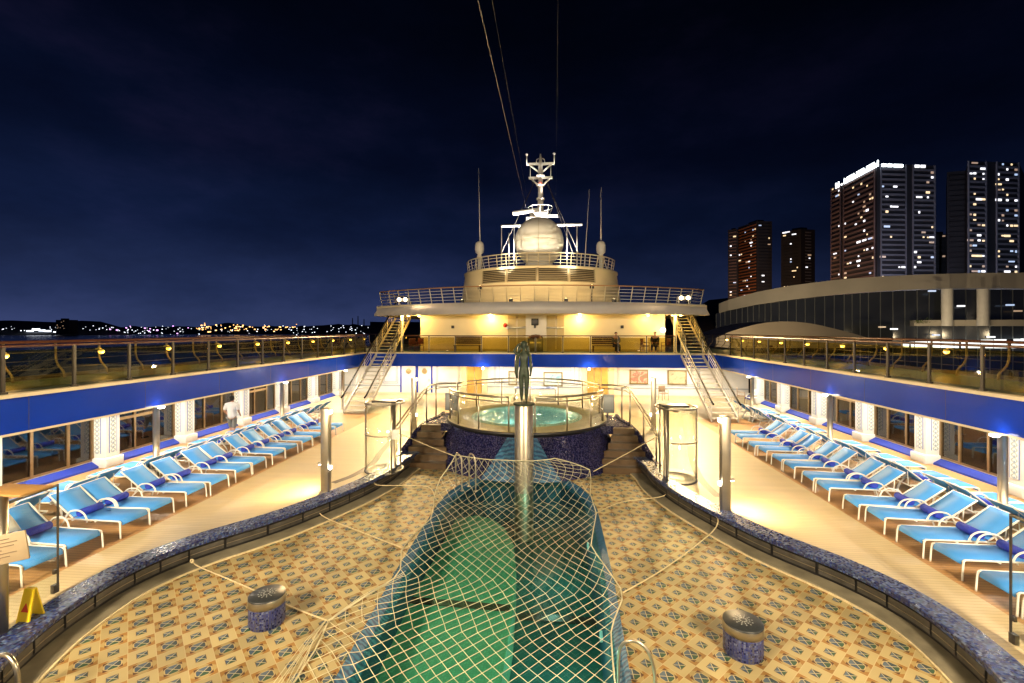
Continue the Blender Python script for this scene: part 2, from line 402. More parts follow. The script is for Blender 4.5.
def pil_tile(axis):
    m = mat('patterned pilaster tile ' + axis, (.8, .8, .8), .25); g = G(m); p, x, y, z = g.pos()
    c = x if axis == 'x' else y
    w = g.n('ShaderNodeTexWave', wave_type='BANDS', bands_direction='Z'); 
    zz = g.ma('MULTIPLY', z, 22.0); s1 = g.ma('MULTIPLY', g.ma('SINE', zz), .07)
    d = g.ma('ABSOLUTE', g.ma('SUBTRACT', c, s1)); d2 = g.ma('ABSOLUTE', g.ma('ADD', c, s1))
    line = g.ma('LESS_THAN', g.ma('MINIMUM', d, d2), .022)
    dot = g.ma('MULTIPLY', g.ma('LESS_THAN', g.ma('ABSOLUTE', c), .02), g.ma('GREATER_THAN', g.ma('SINE', g.ma('MULTIPLY', z, 44.0)), .3))
    edge = g.ma('GREATER_THAN', g.ma('ABSOLUTE', c), .115)
    col = g.mix(line, (.80, .80, .76), (.42, .47, .44)); col = g.mix(dot, col, (.3, .38, .5)); col = g.mix(edge, col, (.05, .13, .45))
    g.ln(col, g.b.inputs['Base Color']); return m
pil_x, pil_y = pil_tile('x'), pil_tile('y')

def sling(name, a, b):
    m = mat(name, a, .65); g = G(m); p, x, y, z = g.pos()
    w = g.n('ShaderNodeTexWave', wave_type='BANDS', bands_direction='X'); w.inputs['Scale'].default_value = 30; g.ln(p, w.inputs['Vector'])
    n = g.n('ShaderNodeTexNoise'); n.inputs['Scale'].default_value = 3.5; g.ln(p, n.inputs['Vector'])
    oi = g.n('ShaderNodeObjectInfo')
    f = g.ma('ADD', g.ma('MULTIPLY', n.outputs['Fac'], .6), g.ma('MULTIPLY', oi.outputs['Random'], .4))
    g.ln(g.mix(f, a, b), g.b.inputs['Base Color']); g.bump(w.outputs['Fac'], .25, .002); return m
sling_blue = sling('blue sling fabric', (.045, .26, .76), (.075, .36, .90))

def painting(name, cols, sc):
    m = mat(name, cols[0], .4); g = G(m); p, x, y, z = g.pos()
    n = g.n('ShaderNodeTexNoise'); n.inputs['Scale'].default_value = sc; n.inputs['Detail'].default_value = 4; n.inputs['Distortion'].default_value = 1.4; g.ln(p, n.inputs['Vector'])
    r = g.n('ShaderNodeValToRGB'); e = r.color_ramp.elements; e[0].position = .3; e[0].color = (*cols[0], 1); e[1].position = .7; e[1].color = (*cols[-1], 1)
    for i, c in enumerate(cols[1:-1]): k = e.new(.3 + .4 * (i + 1) / (len(cols) - 1)); k.color = (*c, 1)
    g.ln(n.outputs['Fac'], r.inputs[0]); g.ln(r.outputs[0], g.b.inputs['Base Color']); return m

# ---------------------------------------------------------------- light helpers
LW = (1, .67, .32); LA = (1, .56, .18); LN = (1, .86, .66)
def light(kind, loc, power, col=LW, parent=None, size=.1, aim=None, ang=120, blend=.6, sizey=None):
    l = bpy.data.lights.new('lamp_light', kind); l.energy = power; l.color = col
    if kind in ('POINT', 'SPOT'): l.shadow_soft_size = size
    if kind == 'SPOT': l.spot_size = math.radians(ang); l.spot_blend = blend
    if kind == 'AREA':
        l.size = size
        if sizey: l.shape = 'RECTANGLE'; l.size_y = sizey
    o = bpy.data.objects.new('lamp_light', l); C.objects.link(o)
    w = Vector((0, 0, 0)); q = parent
    while q is not None: w = w + q.location; q = q.parent
    o.location = Vector(loc) - w
    if parent is not None: o.parent = parent
    if aim is not None: o.rotation_euler = (Vector(aim) - Vector(loc)).to_track_quat('-Z', 'Y').to_euler()
    return o
SIDES = ((-1, 'harbour side'), (1, 'city side'))
XF, XW, UD, FB, YB, YW = 10.8, 13.8, 3.0, 2.18, 27.9, 30.9
# ================================================================ SETTING
# sea and far land
b = MB(); b.add([(-9000, -600, -20), (9000, -600, -20), (9000, 9000, -20), (-9000, 9000, -20)], [(0, 1, 2, 3)])
sea_m = mat('night sea', (.006, .010, .018), .22, 0, bump=(.05, .35, 1.0))
struct(b.build('sea', sea_m))
def ridge(name, pts, d0, depth, seed, zb=-20):
    r = random.Random(seed); m = MB(); k = len(pts)
    top = []; low = []; back = []
    for px, py in pts:
        x, y, z = at_d(px, py, d0); top.append((x, y, max(z, zb + 1)))
        x2, y2, _ = at_d(px, py, d0 - depth); low.append((x2, y2, zb - .5))
        x3, y3, _ = at_d(px, py, d0 + depth); back.append((x3, y3, zb - .5))
    m.v = top + low + back
    for i in range(k - 1):
        m.face((k + i, k + i + 1, i + 1, i), 0, True); m.face((i, i + 1, 2 * k + i + 1, 2 * k + i), 0, True)
    return struct(m.build(name, shore_mat))
def wob(a, b_, n, f, seed):
    r = random.Random(seed); return [(a + (b_ - a) * i / n, f(i / n) + r.uniform(-.7, .7)) for i in range(n + 1)]
ridge('hills', wob(-260, 130, 40, lambda t: 322.5 + 9 * max(0, (t - .9) / .1) ** 1.5 - 2.2 * math.exp(-((t - .92) / .06) ** 2) - 2 * math.exp(-((t - .7) / .06) ** 2), 1), 2600, 500, 1)
ridge('hills', wob(120, 380, 50, lambda t: 326.5 - 3.2 * math.exp(-((t - .42) / .06) ** 2) - 2.5 * math.exp(-((t - .85) / .12) ** 2), 2), 3000, 400, 2)
ridge('hills', wob(370, 1500, 60, lambda t: 322 - 22 * math.exp(-((t - .31) / .03) ** 2) - 10 * math.exp(-((t - .42) / .1) ** 2), 3), 900, 250, 3)
# far-shore lights: uncountable specks, one mass per colour
def specks(name, label, m, n, x0, x1, yf, s, seed, d0=2300):
    r = random.Random(seed); q = MB()
    for i in range(n):
        px = r.uniform(x0, x1); py = yf(r); d = d0 * r.uniform(.93, 1.04)
        x, y, z = at_d(px, py, d); k = s * r.uniform(.5, 1.3)
        q.box((x, y, z), (k * 1.3, k * .6, k))
    return tag(q.build(name, m), label, 'lights', None, 'stuff')
specks('shore_lights', 'scattered white lights along the dark far shore', shore_white, 170, 2, 372, lambda r: 330 + r.gauss(0, 2.4), 2.6, 5)
specks('harbour_lights', 'cluster of orange port lights on the far shore', shore_orange, 70, 196, 300, lambda r: 328 + r.gauss(0, 1.8), 4.0, 6)
specks('violet_lights', 'few violet and pink lights on the far shore', shore_pink, 14, 60, 215, lambda r: 327.5 + r.gauss(0, 2.2), 4.6, 7)
t = thing('lit_ferry_terminal', 'white floodlit low building glowing on the far shore', 'building', at_d(45, 333, 2200))
q = MB()
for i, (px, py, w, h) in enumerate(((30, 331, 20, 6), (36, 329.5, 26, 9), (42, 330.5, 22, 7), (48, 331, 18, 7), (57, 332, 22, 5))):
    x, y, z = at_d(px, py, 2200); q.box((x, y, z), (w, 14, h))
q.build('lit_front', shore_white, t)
q = MB(); x, y, z = at_d(44, 333.5, 2206); q.box((x, y, z - 3), (190, 16, 12)); q.build('hall', shore_mat, t)
t = thing('harbour_block', 'dark square block on the hill above the far shore', 'building', at_d(67, 333, 2100))
x, y, z = at_d(67, 326, 2100); q = MB(); q.box((x, y, z - 5), (66, 40, 66)); q.box((x - 10, y, z + 31), (20, 20, 8)); q.build('wall', tower_dark, t)
for i in range(10):
    q = MB(); q.box((x + RND.uniform(-28, 28), y - 20.5, z + RND.uniform(-14, 24)), (3, 1.2, 2.4)); q.build('window', win_dim, t)
for i, px in enumerate((352.5, 358, 364)):
    p = at_d(px, 331, 2400); z1 = at_d(px, (318, 316, 319)[i], 2400)[2]
    q = MB(); q.lathe([(3.4, -8), (2.2, z1 - p[2])], p, 12); q.lathe([(2.2, z1 - p[2]), (.01, z1 - p[2])], p, 12)
    tag(q.build('smokestack', tower_dark), ('thin dark chimney left of the tallest far chimney', 'tallest thin dark chimney on the far shore', 'thin dark chimney nearest the staircase')[i], 'chimney', 'far shore chimneys')

# ---- decks
OUT = [(0, 2.6), (2.5, 2.9), (4.8, 3.6), (6.3, 4.7), (6.95, 5.9), (7.2, 7.1), (7.15, 8.1), (6.72, 9.15), (5.78, 10.5), (5.12, 11.9), (4.72, 13.0), (4.45, 14.2), (4.40, 15.3), (4.12, 16.6), (3.78, 17.8), (3.62, 18.5)]
OC = [(p.x, p.y) for p in catmull([(a, c, 0) for a, c in OUT], 6)]
POOL = [(4.0, 2.0), (6.5, 2.06), (9, 2.17), (12.4, 2.2), (13.4, 2.1), (14.1, 1.9), (14.85, 1.5)]
def lerp_tab(T, y):
    if y <= T[0][0]: return T[0][1]
    for (a, p), (c, q_) in zip(T, T[1:]):
        if y <= c: return p + (q_ - p) * (y - a) / (c - a)
    return T[-1][1]
OCT = [(c, a) for a, c in OC]
def wY(y): return lerp_tab(OCT, y)
def pY(y): return lerp_tab(POOL, y)
b = MB()
def fl(x0, x1, x2, x3, y0, y1, z): b.add([(x0, y0, z), (x1, y0, z), (x2, y1, z), (x3, y1, z)], [(0, 1, 2, 3)])
fl(-8.06, 8.06, 8.06, -8.06, -6, 2.6, 0)
for (x0, y0), (x1, y1) in zip(OC, OC[1:]):
    if y1 - y0 < 1e-5: continue
    for s in (-1, 1): fl(s * x0, s * 8.06, s * 8.06, s * x1, y0, y1, 0)
fl(-8.06, 8.06, 8.06, -8.06, 18.5, 23.6, 0); fl(-13.8, 13.8, 13.8, -13.8, 23.6, 31.2, 0)
struct(b.build('main_deck', beige_deck))
b = MB()
for s in (-1, 1): fl(s * 8.06, s * 14.6, s * 14.6, s * 8.06, -6, 23.6, 0)
struct(b.build('wooden_deck', teak_deck))
# dark curved strip laid flat on the deck by each shower
for s, lab in SIDES:
    pts = catmull([unp(391, 441), unp(381, 452), unp(372, 464), unp(354, 475), unp(333, 483)], 6) if s < 0 else catmull([unp(690, 446), unp(693, 462), unp(700, 478), unp(711, 490), unp(719, 497)], 6)
    b = MB(); n = len(pts)
    for i, p in enumerate(pts):
        d = (pts[min(i + 1, n - 1)] - pts[max(i - 1, 0)]).normalized(); k = Vector((-d.y, d.x, 0)) * .11
        b.v += [tuple(p + k + Vector((0, 0, .004))), tuple(p - k + Vector((0, 0, .004)))]
    for i in range(n - 1): b.face((2 * i, 2 * i + 1, 2 * i + 3, 2 * i + 2))
    struct(b.build('dark_deck_strip', mat('dark brown strip', (.035, .018, .012), .5)))
# sunken tile floor with the pool cut out of it
FLZ = -.4
b = MB(); ys = [2.62 + i * .16 for i in range(100)]; ys = [y for y in ys if y < 18.5] + [18.5]
for y0, y1 in zip(ys, ys[1:]):
    a0, a1 = max(.0, wY(y0) - .40), max(.0, wY(y1) - .40)
    if y1 <= 4.0 or y0 >= 14.85: fl(-a0, a0, a1, -a1, y0, y1, FLZ)
    else:
        for s in (-1, 1): fl(s * pY(y0), s * a0, s * a1, s * pY(y1), max(y0, 4.0), min(y1, 14.85), FLZ) if y0 >= 4.0 and y1 <= 14.85 else fl(s * pY(y0), s * a0, s * a1, s * pY(y1), y0, y1, FLZ)
struct(b.build('pool_floor', tiles))

# ---- pool rim: mosaic coping, steel grating panels, gutter
full = [(-x, y) for x, y in OC[::-1]] + OC[1:]
def normals(P):
    out = []
    for i in range(len(P)):
        a, c = P[max(i - 1, 0)], P[min(i + 1, len(P) - 1)]; d = Vector((c[0] - a[0], c[1] - a[1], 0)).normalized()
        out.append(Vector((-d.y, d.x, 0)))        # towards the pool
    return out
NN = normals(full)
def sweep(P, N, prof, m, name, mt, par, closed_prof=True, i0=0, i1=None):
    i1 = len(P) if i1 is None else i1; q = len(prof); b = MB()
    for i in range(i0, i1):
        for (o, z) in prof:
            v = Vector((P[i][0], P[i][1], 0)) + N[i] * o; b.v.append((v.x, v.y, z))
    k = i1 - i0
    for i in range(k - 1):
        for j in range(q if closed_prof else q - 1):
            b.face((i * q + j, (i + 1) * q + j, (i + 1) * q + (j + 1) % q, i * q + (j + 1) % q), 0, False)
    if closed_prof: b.face(list(range(q))); b.face([(k - 1) * q + j for j in range(q)])
    return b.build(name, mt, par)
rim = thing('pool_surround', 'curved blue mosaic rim with steel panels around the sunken pool floor', 'pool rim', (0, 2.6, 0))
sweep(full, NN, [(-.012, -.05), (-.012, .035), (.0, .05), (.42, .05), (.44, .035), (.44, -.045), (.0, -.045)], 0, 'coping', mosaic_blue, rim)
sweep(full, NN, [(.30, -.05), (.36, -.05), (.36, -.40), (.30, -.40)], 0, 'backing_wall', black, rim)
sweep(full, NN, [(.37, -.345), (.70, -.355), (.72, -.37), (.72, -.42), (.37, -.42)], 0, 'gutter', mat('wet grey stone', (.20, .18, .13), .35, 0, vary=(3, .4, .15)), rim)
sweep(full, NN, [(.722, -.41), (.75, -.41), (.75, -.37), (.722, -.37)], 0, 'trim_strip', rope_mat, rim)
i = 2
while i < len(full) - 4:
    seg = (Vector(full[i + 3]) - Vector(full[i])).length
    st = 3 if seg > .5 else 5
    P2 = full[i:i + st + 1]; N2 = NN[i:i + st + 1]
    # leave a dark gap at each end
    P3 = [tuple(Vector(P2[0]).lerp(Vector(P2[1]), .12))] + P2[1:-1] + [tuple(Vector(P2[-2]).lerp(Vector(P2[-1]), .9))]
    sweep(P3, N2, [(.365, -.095), (.392, -.10), (.392, -.29), (.365, -.295)], 0, 'steel_panel', steel_dark, rim)
    sweep(P3, N2, [(.392, -.20), (.402, -.20), (.402, -.212), (.392, -.212)], 0, 'panel_lip', steel, rim); i += st

# ---- swimming pool
pool = thing('swimming_pool', 'sunken pool basin with blue scalloped tile edge and green shelf under the net', 'pool', (0, 9, FLZ))
py_ = [4.0 + i * (10.85 / 40) for i in range(41)]
b2 = MB()
for s in (-1, 1):
    b = MB()
    for y0, y1 in zip(py_, py_[1:]):
        p0, p1 = pY(y0), pY(y1)
        b.add([(s * p0, y0, -.402), (s * (p0 - .24), y0, -.60), (s * (p1 - .24), y1, -.60), (s * p1, y1, -.402)], [(0, 1, 2, 3)])
        b2.add([(s * (p0 - .24), y0, -.60), (s * (p0 - .24), y0, -2.0), (s * (p1 - .24), y1, -2.0), (s * (p1 - .24), y1, -.60)], [(0, 1, 2, 3)])
    b.build('tile_border', blue_wave, pool)
b2.add([(-2, 4, -.4), (2, 4, -.4), (2, 4, -2), (-2, 4, -2)], [(0, 1, 2, 3)]); b2.add([(-2, 14.86, -.4), (2, 14.86, -.4), (2, 14.86, -2), (-2, 14.86, -2)], [(0, 1, 2, 3)])
b2.build('basin_wall', mat('dark blue basin tile', (.012, .055, .10), .6, 0, vary=(6, .4, .1)), pool)
b = MB(); b.add([(-2.2, 4, -2), (2.2, 4, -2), (2.2, 14.85, -2), (-2.2, 14.85, -2)], [(0, 1, 2, 3)]); b.build('basin_floor', mosaic_deep, pool)
b = MB()
sh = [(-2.02, 4.05), (.12, 4.05), (.16, 7.0), (.20, 9.0), (.14, 10.6), (-.02, 11.8), (-.35, 12.8), (-.8, 13.4), (-1.3, 13.6), (-1.86, 13.3)]
b.prism(sh, -1.99, -1.15); b.build('shallow_shelf', mosaic_green, pool)
b = MB(); b.box((-.92, 9.15, -1.138), (2.1, .2, .02), rz=-.05); b.box((1.1, 10.2, -1.988), (1.75, .24, .02), rz=-.03); b.build('floor_stripe', mat('dark brown tile stripe', (.05, .02, .012), .4), pool)
lp = light('POINT', (1.0, 8.2, -1.2), 36, (.75, 1, .82), pool, .12); light('POINT', (1.0, 11.6, -1.2), 32, (.75, 1, .82), pool, .12); light('POINT', (1.0, 5.2, -1.2), 32, (.75, 1, .82), pool, .12)
b = MB()
for k, (x, y) in enumerate(((1.86, 8.2), (1.9, 11.6))): b.lathe([(.09, 0), (.09, .04), (.0, .05)], (0, 0, 0), 16); b.v[-48:] = [(x - q[2], y + q[0], -1.0 + q[1]) for q in b.v[-48:]]
b.build('pool_lamp', mat('pool lamp lens', (.10, .2, .2), .4, emit=((.7, 1, .85), .4)), pool)
b = MB(); ws = [(pY(y) - .14, y) for y in py_]
for (a0, y0), (a1, y1) in zip(ws, ws[1:]): b.add([(-a0, y0, -.52), (a0, y0, -.52), (a1, y1, -.52), (-a1, y1, -.52)], [(0, 1, 2, 3)])
struct(b.build('water', pool_water))

# ---- upper promenade deck (U-shaped) with its blue fascia
ud = struct(thing('upper_deck', None, None, (0, 20, UD)))
b = MB()
for s in (-1, 1): b.bb(s * (XF + .02), s * 14.4, -4, 46, FB + .12, UD)
b.bb(-XF - .02, XF + .02, YB + .02, 46, FB + .12, UD - .002)
b.build('deck_slab', green_deck, ud)
b = MB()
for s in (-1, 1): b.bb(s * XF, s * 13.8, -4, 30.9, FB + .085, FB + .118)
b.bb(-XF, XF, YB + .05, YW, FB + .085, FB + .118)
b.build('ceiling', white_paint, ud)
for s in (-1, 1):
    b = MB(); b.bb(s * (XF - .06), s * (XF + .018), -4, YB + .05, FB, UD - .03); b.build('fascia', blue_paint, ud)
    b = MB()
    for i in range(10): b.bb(s * (XF - .0615), s * (XF - .0595), .4 + 2.95 * i, .418 + 2.95 * i, FB + .03, UD - .06)
    b.build('plate_seams', mat('plate seam', (.004, .016, .16), .5), ud)
b = MB(); b.bb(-XF + .061, XF - .061, YB, YB + .05, FB, UD - .03); b.build('fascia', blue_paint, ud)
b = MB()
for s in (-1, 1): b.bb(s * (XF - .11), s * (XF + .16), -4, YB - .03, UD - .03, UD + .05)
b.bb(-XF + .111, XF - .111, YB - .06, YB + .2, UD - .03, UD + .05)
b.build('kerb', cream_paint, ud)
b = MB()
for s in (-1, 1): b.bb(s * (XF - .075), s * (XF - .062), -4, YB, FB - .03, FB + .02)
b.build('trim_strip', cream_paint, ud)

# ---- promenade side walls, windows, pilasters
PIL = {-1: [4.1, 7.3, 10.5, 13.76, 16.95, 20.3, 23.5, 26.75, 29.9], 1: [3.9, 7.05, 10.2, 13.35, 16.5, 19.55, 22.7, 26.0, 28.95]}
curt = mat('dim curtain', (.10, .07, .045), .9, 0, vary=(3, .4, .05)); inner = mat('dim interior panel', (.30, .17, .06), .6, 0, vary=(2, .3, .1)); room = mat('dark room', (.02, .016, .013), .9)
for s, lab in SIDES:
    t = thing('promenade_wall', 'long dark glazed wall with white tiled pilasters under the %s walkway' % lab, 'wall', (s * XW, 16, 0))
    b = MB(); b.bb(s * XW, s * (XW + .18), -4, 31, 0, .22); b.bb(s * XW, s * (XW + .18), -4, 31, 2.12, FB + .1); b.bb(s * 15.2, s * 15.35, -4, 31, 0, 2.3); b.build('wall', cream_paint, t)
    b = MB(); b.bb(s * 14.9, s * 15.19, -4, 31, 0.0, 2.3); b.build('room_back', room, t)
    b = MB(); b.add([(s * 13.79, -4, .0), (s * 13.55, -4, .0), (s * 13.55, -4, .06), (s * 13.79, -4, .2), (s * 13.79, 31, .0), (s * 13.55, 31, .0), (s * 13.55, 31, .06), (s * 13.79, 31, .2)], [(0, 1, 2, 3), (4, 5, 6, 7), (0, 4, 5, 1), (1, 5, 6, 2), (2, 6, 7, 3), (3, 7, 4, 0)])
    b.build('base_kerb', blue_matt, t)
    P = PIL[s]
    for i, y in enumerate(P):
        b = MB(); b.bb(s * 13.38, s * 13.96, y - .24, y + .24, .3, 2.26); pl = b.build('pilaster', white_paint, t)
        b = MB(); b.rbox((s * 13.64, y, .15), (.7, .62, .3), .02); b.build('plinth', white_paint, pl)
        b = MB(); b.bb(-.012, .0, -.13, .13, -.85, .85) if s > 0 else b.bb(.0, .012, -.13, .13, -.85, .85)
        o = b.build('tile_panel', pil_y); o.parent = pl; o.location = Vector((s * 13.378, y, 1.3)) - t.location
        b = MB(); b.bb(-.13, .13, -.012, 0, -.85, .85); o = b.build('tile_panel', pil_x); o.parent = pl; o.location = Vector((s * 13.67, y - .242, 1.3)) - t.location
    for i, (y0, y1) in enumerate(zip(P, P[1:])):
        a, c = y0 + .25, y1 - .25; w = c - a; panelled = (i in (3, 5) if s < 0 else i in (2, 5)); doorish = (i in (4, 6) if s < 0 else i in (4,))
        b = MB(); ms = [a + .04, a + w * .36, a + w * .72, c - .04]
        for yy in ms: b.bb(s * 13.78, s * 13.88, yy - .04, yy + .04, .22, 2.12)
        b.bb(s * 13.79, s * 13.87, a, c, .222, .28); b.bb(s * 13.79, s * 13.87, a, c, 2.06, 2.118)
        if panelled: b.bb(s * 13.785, s * 13.875, a, ms[2], 1.35, 1.45)
        wf = b.build('window', bronze, t)
        b = MB(); b.bb(s * 13.82, s * 13.835, a + .02, c - .02, .25, 2.1); b.build('pane', glass_window, wf)
        b = MB(); b.bb(s * 14.6, s * 14.66, c - .55, c - .05, .22, 2.1); b.bb(s * 14.6, s * 14.66, a, a + .3, .22, 2.1); b.build('curtain', curt, wf)
        if panelled or doorish:
            b = MB(); b.bb(s * 14.2, s * 14.24, ms[0] + .1, ms[1], .22, 1.35 if panelled else 2.05); b.bb(s * 14.2, s * 14.24, ms[1] + .12, ms[2] - .12, .22, 1.35 if panelled else 2.05); b.build('inner_panel', inner, wf)
            light('AREA', (s * 13.95, (a + c) / 2, 2.05), 5, LA, wf, .3, aim=(s * 14.4, (a + c) / 2, .5))
    # dim interior lamps and ceiling fittings over the walkway
    for i, (y0, y1) in enumerate(zip(P, P[1:])):
        y = (y0 + y1) / 2
        k = thing('ceiling_lamp', 'white oblong ceiling lamp under the %s walkway, %s from the stairs' % (lab, ORD[len(P) - 2 - i]), 'ceiling lamp', (s * 12.75, y, FB + .08), 0, 'walkway ceiling lamps')
        b = MB(); b.rbox((s * 12.75, y, FB + .05), (.22, .62, .07), .03); b.build('housing', white_paint, k)
        b = MB(); b.rbox((s * 12.75, y, FB + .005), (.16, .54, .03), .014); b.build('diffuser', lamp_white, k)
        light('AREA', (s * 12.75, y, FB - .02), 135, LN, k, .2, aim=(s * 12.75, y, 0), sizey=.55)
# slim columns that carry the walkway edge
COL = {-1: [(6.0, 'at the aft end'), (12.55, 'beside the sign end of the loungers'), (18.9, 'mid-way along the loungers'), (24.7, 'next to the staircase')], 1: [(5.2, 'at the aft end'), (10.75, 'between the nearest outer loungers'), (16.9, 'mid-way along the loungers'), (23.1, 'next to the staircase')]}
for s, lab in SIDES:
    for y, w in COL[s]:
        x = s * 10.72
        t = thing('support_column', 'slim steel column %s on the %s' % (w, lab), 'column', (x, y, 0), 0, 'slim columns under the walkway edge')
        b = MB(); b.lathe([(.14, 0), (.14, .02), (.085, .03), (.085, FB - .03), (.11, FB - .02), (.11, FB - .003)], (x, y, 0), 20); b.build('shaft', steel, t)
        b = MB(); b.lathe([(.06, -.05), (.085, -.03), (.085, .0)], (x - s * .16, y, FB), 16); b.lathe([(.06, -.05), (.0, -.05)], (x - s * .16, y, FB), 16); b.build('lamp', lamp_white, t)
        light('SPOT', (x - s * .2, y, FB - .08), 110, LN, t, .06, aim=(x - s * .45, y, 0), ang=150)

# ---- glass balustrades round the inner edge of the upper deck
def balustrade(label, pts, skip=None):
    t = thing('glass_railing', label, 'railing', (pts[0][0], pts[0][1], UD))
    n = len(pts)
    for i, p in enumerate(pts):
        b = MB(); b.box((p[0], p[1], UD + .56), (.05, .07, 1.02)); b.box((p[0], p[1], UD + .07), (.09, .14, .06)); b.build('post', dark_rail, t)
        if i < n - 1:
            q = pts[i + 1]; v = (Vector(q) - Vector(p)); u = v.normalized() * .06
            a, c = Vector(p) + u, Vector(q) - u
            b = MB(); b.quadbox([(a.x, a.y, UD + .12), (c.x, c.y, UD + .12), (c.x, c.y, UD + 1.0), (a.x, a.y, UD + 1.0)], .012); b.build('glass_panel', glass_smoke, t)
    b = MB(); b.tube([(p[0], p[1], UD + 1.09) for p in pts], .032, 10); b.build('handrail', teak_rail, t)
    return t
for s, lab in SIDES:
    balustrade('smoked glass railing above the blue %s fascia' % lab, [(s * (XF + .05), 1.0 + i * 1.48 + (.45 if s < 0 else 0)) for i in range(18 if s > 0 else 19)])
pts = [(-8.35 + i * 1.67, YB + .1) for i in range(11)]
balustrade('smoked glass railing above the rear blue fascia in front of the lit cream wall', pts)
for s, lab in SIDES:
    t = thing('outer_railing', 'outer ship railing with curved posts along the %s' % lab, 'railing', (s * 14.1, 20, UD))
    ys = [.6 + 1.33 * i + (.0 if s < 0 else .3) for i in range(33)]
    for y in ys:
        b = MB(); b.tube([(s * 13.72, y, UD), (s * 13.76, y, UD + .2), (s * 13.95, y, UD + .4), (s * 14.02, y, UD + .6), (s * 14.02, y, UD + 1.06)], .03, 8); b.build('post', mat('umber post', (.13, .10, .05), .5) if y == ys[0] else bpy.data.materials['umber post'], t)
    b = MB(); b.tube([(s * 14.02, .2, UD + 1.1), (s * 14.02, 44, UD + 1.1)], .045, 10); b.build('handrail', teak_rail, t)
    b = MB()
    for z in (.3, .55, .8): b.tube([(s * 14.03, .2, UD + z), (s * 14.03, 44, UD + z)], .012, 6)
    b.build('wires', steel_dark, t)
    b = MB(); b.bb(s * 14.1, s * 14.16, .2, 44, UD - .1, UD + .12); b.build('toe_board', dark_rail, t)
    ly = [8.45, 11.1, 13.75, 16.4, 19.1, 21.75, 24.4, 27.1, 29.7, 32.4, 35.0] if s < 0 else [8.0, 10.65, 13.3, 15.97, 18.63, 21.27, 24.0, 26.65, 29.3, 31.8, 34.5]
    for i, y in enumerate(ly):
        k = thing('rail_lamp', 'small amber lamp on the outer %s railing, %s counted from the camera end' % (lab, ORD[i]), 'lamp', (s * 13.9, y, UD + .78), 0, 'amber lamps on the outer railings')
        b = MB(); b.tube([(s * 13.98, y, UD + .82), (s * 13.86, y, UD + .86), (s * 13.8, y, UD + .84)], .022, 8); b.lathe([(.03, .10), (.085, .045), (.085, .02)], (s * 13.78, y, UD + .74), 14); b.build('bracket', cream_paint, k)
        b = MB(); b.ball((s * 13.78, y, UD + .75), .08, 14); b.build('bulb', lamp_amber, k)
        light('POINT', (s * 13.66, y, UD + .68), 13, LA, k, .07)
# ================================================================ REAR OF THE POOL DECK
rw = thing('rear_wall', 'bright white panelled wall across the deck behind the whirlpool', 'wall', (0, YW, 0))
def wx(px): return at_y(px, 380, YW)[0]
b = MB(); b.bb(-13.79, 13.79, YW, YW + .2, 0, FB + .084); b.build('wall', white_paint, rw)
b = MB(); b.bb(-13.79, 13.79, YW - .03, YW - .002, .55, .62); b.build('dado_strip', mat('grey mosaic strip', (.34, .38, .42), .4), rw)
b = MB(); b.bb(-13.79, 13.79, YW - .04, YW - .003, 0, .12); b.build('skirting', cream_paint, rw)
grey_line = mat('grey blue border tile', (.30, .36, .46), .4)
def frame_panel(px0, px1, z0, z1, par, mt=grey_line, w=.045, inset=0):
    x0, x1 = wx(px0) + inset, wx(px1) - inset; b = MB()
    b.bb(x0, x1, YW - .02, YW - .001, z0, z0 + w); b.bb(x0, x1, YW - .02, YW - .001, z1 - w, z1)
    b.bb(x0, x0 + w, YW - .02, YW - .001, z0 + w, z1 - w); b.bb(x1 - w, x1, YW - .02, YW - .001, z0 + w, z1 - w)
    return b.build('tile_border', mt, par)
for a, c in ((383, 398), (436, 460), (494, 580), (617, 700)):
    frame_panel(a, c, .72, 2.12, rw); frame_panel(a, c, .82, 2.02, rw, inset=.1) if c - a < 90 else None
frame_panel(499, 575, .85, 2.0, rw); frame_panel(503, 571, .95, 1.92, rw, w=.025)
for a, c in ((402, 415.5), (418.5, 431)):
    x0, x1 = wx(a), wx(c); t = MB(); t.bb(x0, x1, YW - .05, YW - .002, .12, 2.05); d = t.build('door', mat('pale door', (.74, .72, .66), .4, 0, vary=(2, .06, .1)), rw)
    t = MB()
    for x in (x0 - .06, x1 + .06): t.bb(x - .055, x + .055, YW - .06, YW - .001, .12, 2.1)
    t.build('door_frame', blue_matt, d)
    t = MB(); t.lathe([(.0, .0), (.19, .0), (.19, .02), (.16, .025), (.0, .025)], (0, 0, 0), 24); t.v = [((x0 + x1) / 2 + a_, YW - .055 - c_, 1.6 + b_) for a_, b_, c_ in t.v]
    t.build('roundel', mat('brass roundel', (.45, .33, .16), .35, .6), d)
    t = MB(); t.box((x1 - .12, YW - .08, 1.0), (.03, .05, .16)); t.build('handle', steel, d)
for a, c in ((467, 482), (587, 608)):
    x0, x1 = wx(a), wx(c); t = MB()
    n = 2 if c - a < 18 else 3
    for i in range(n): t.bb(x0 + (x1 - x0) * i / n + .02, x0 + (x1 - x0) * (i + 1) / n - .02, YW - .06, YW - .003, .12, 2.1)
    d = t.build('door', door_wood, rw)
    t = MB()
    for x in (x0 - .2, x1 + .2): t.bb(x - .17, x + .17, YW - .12, YW - .001, .12, 2.2)
    t.build('door_surround', cream_paint, d)
    t = MB(); t.box(((x0 + x1) / 2 + .06, YW - .09, 1.0), (.03, .05, .3)); t.build('handle', steel, d)
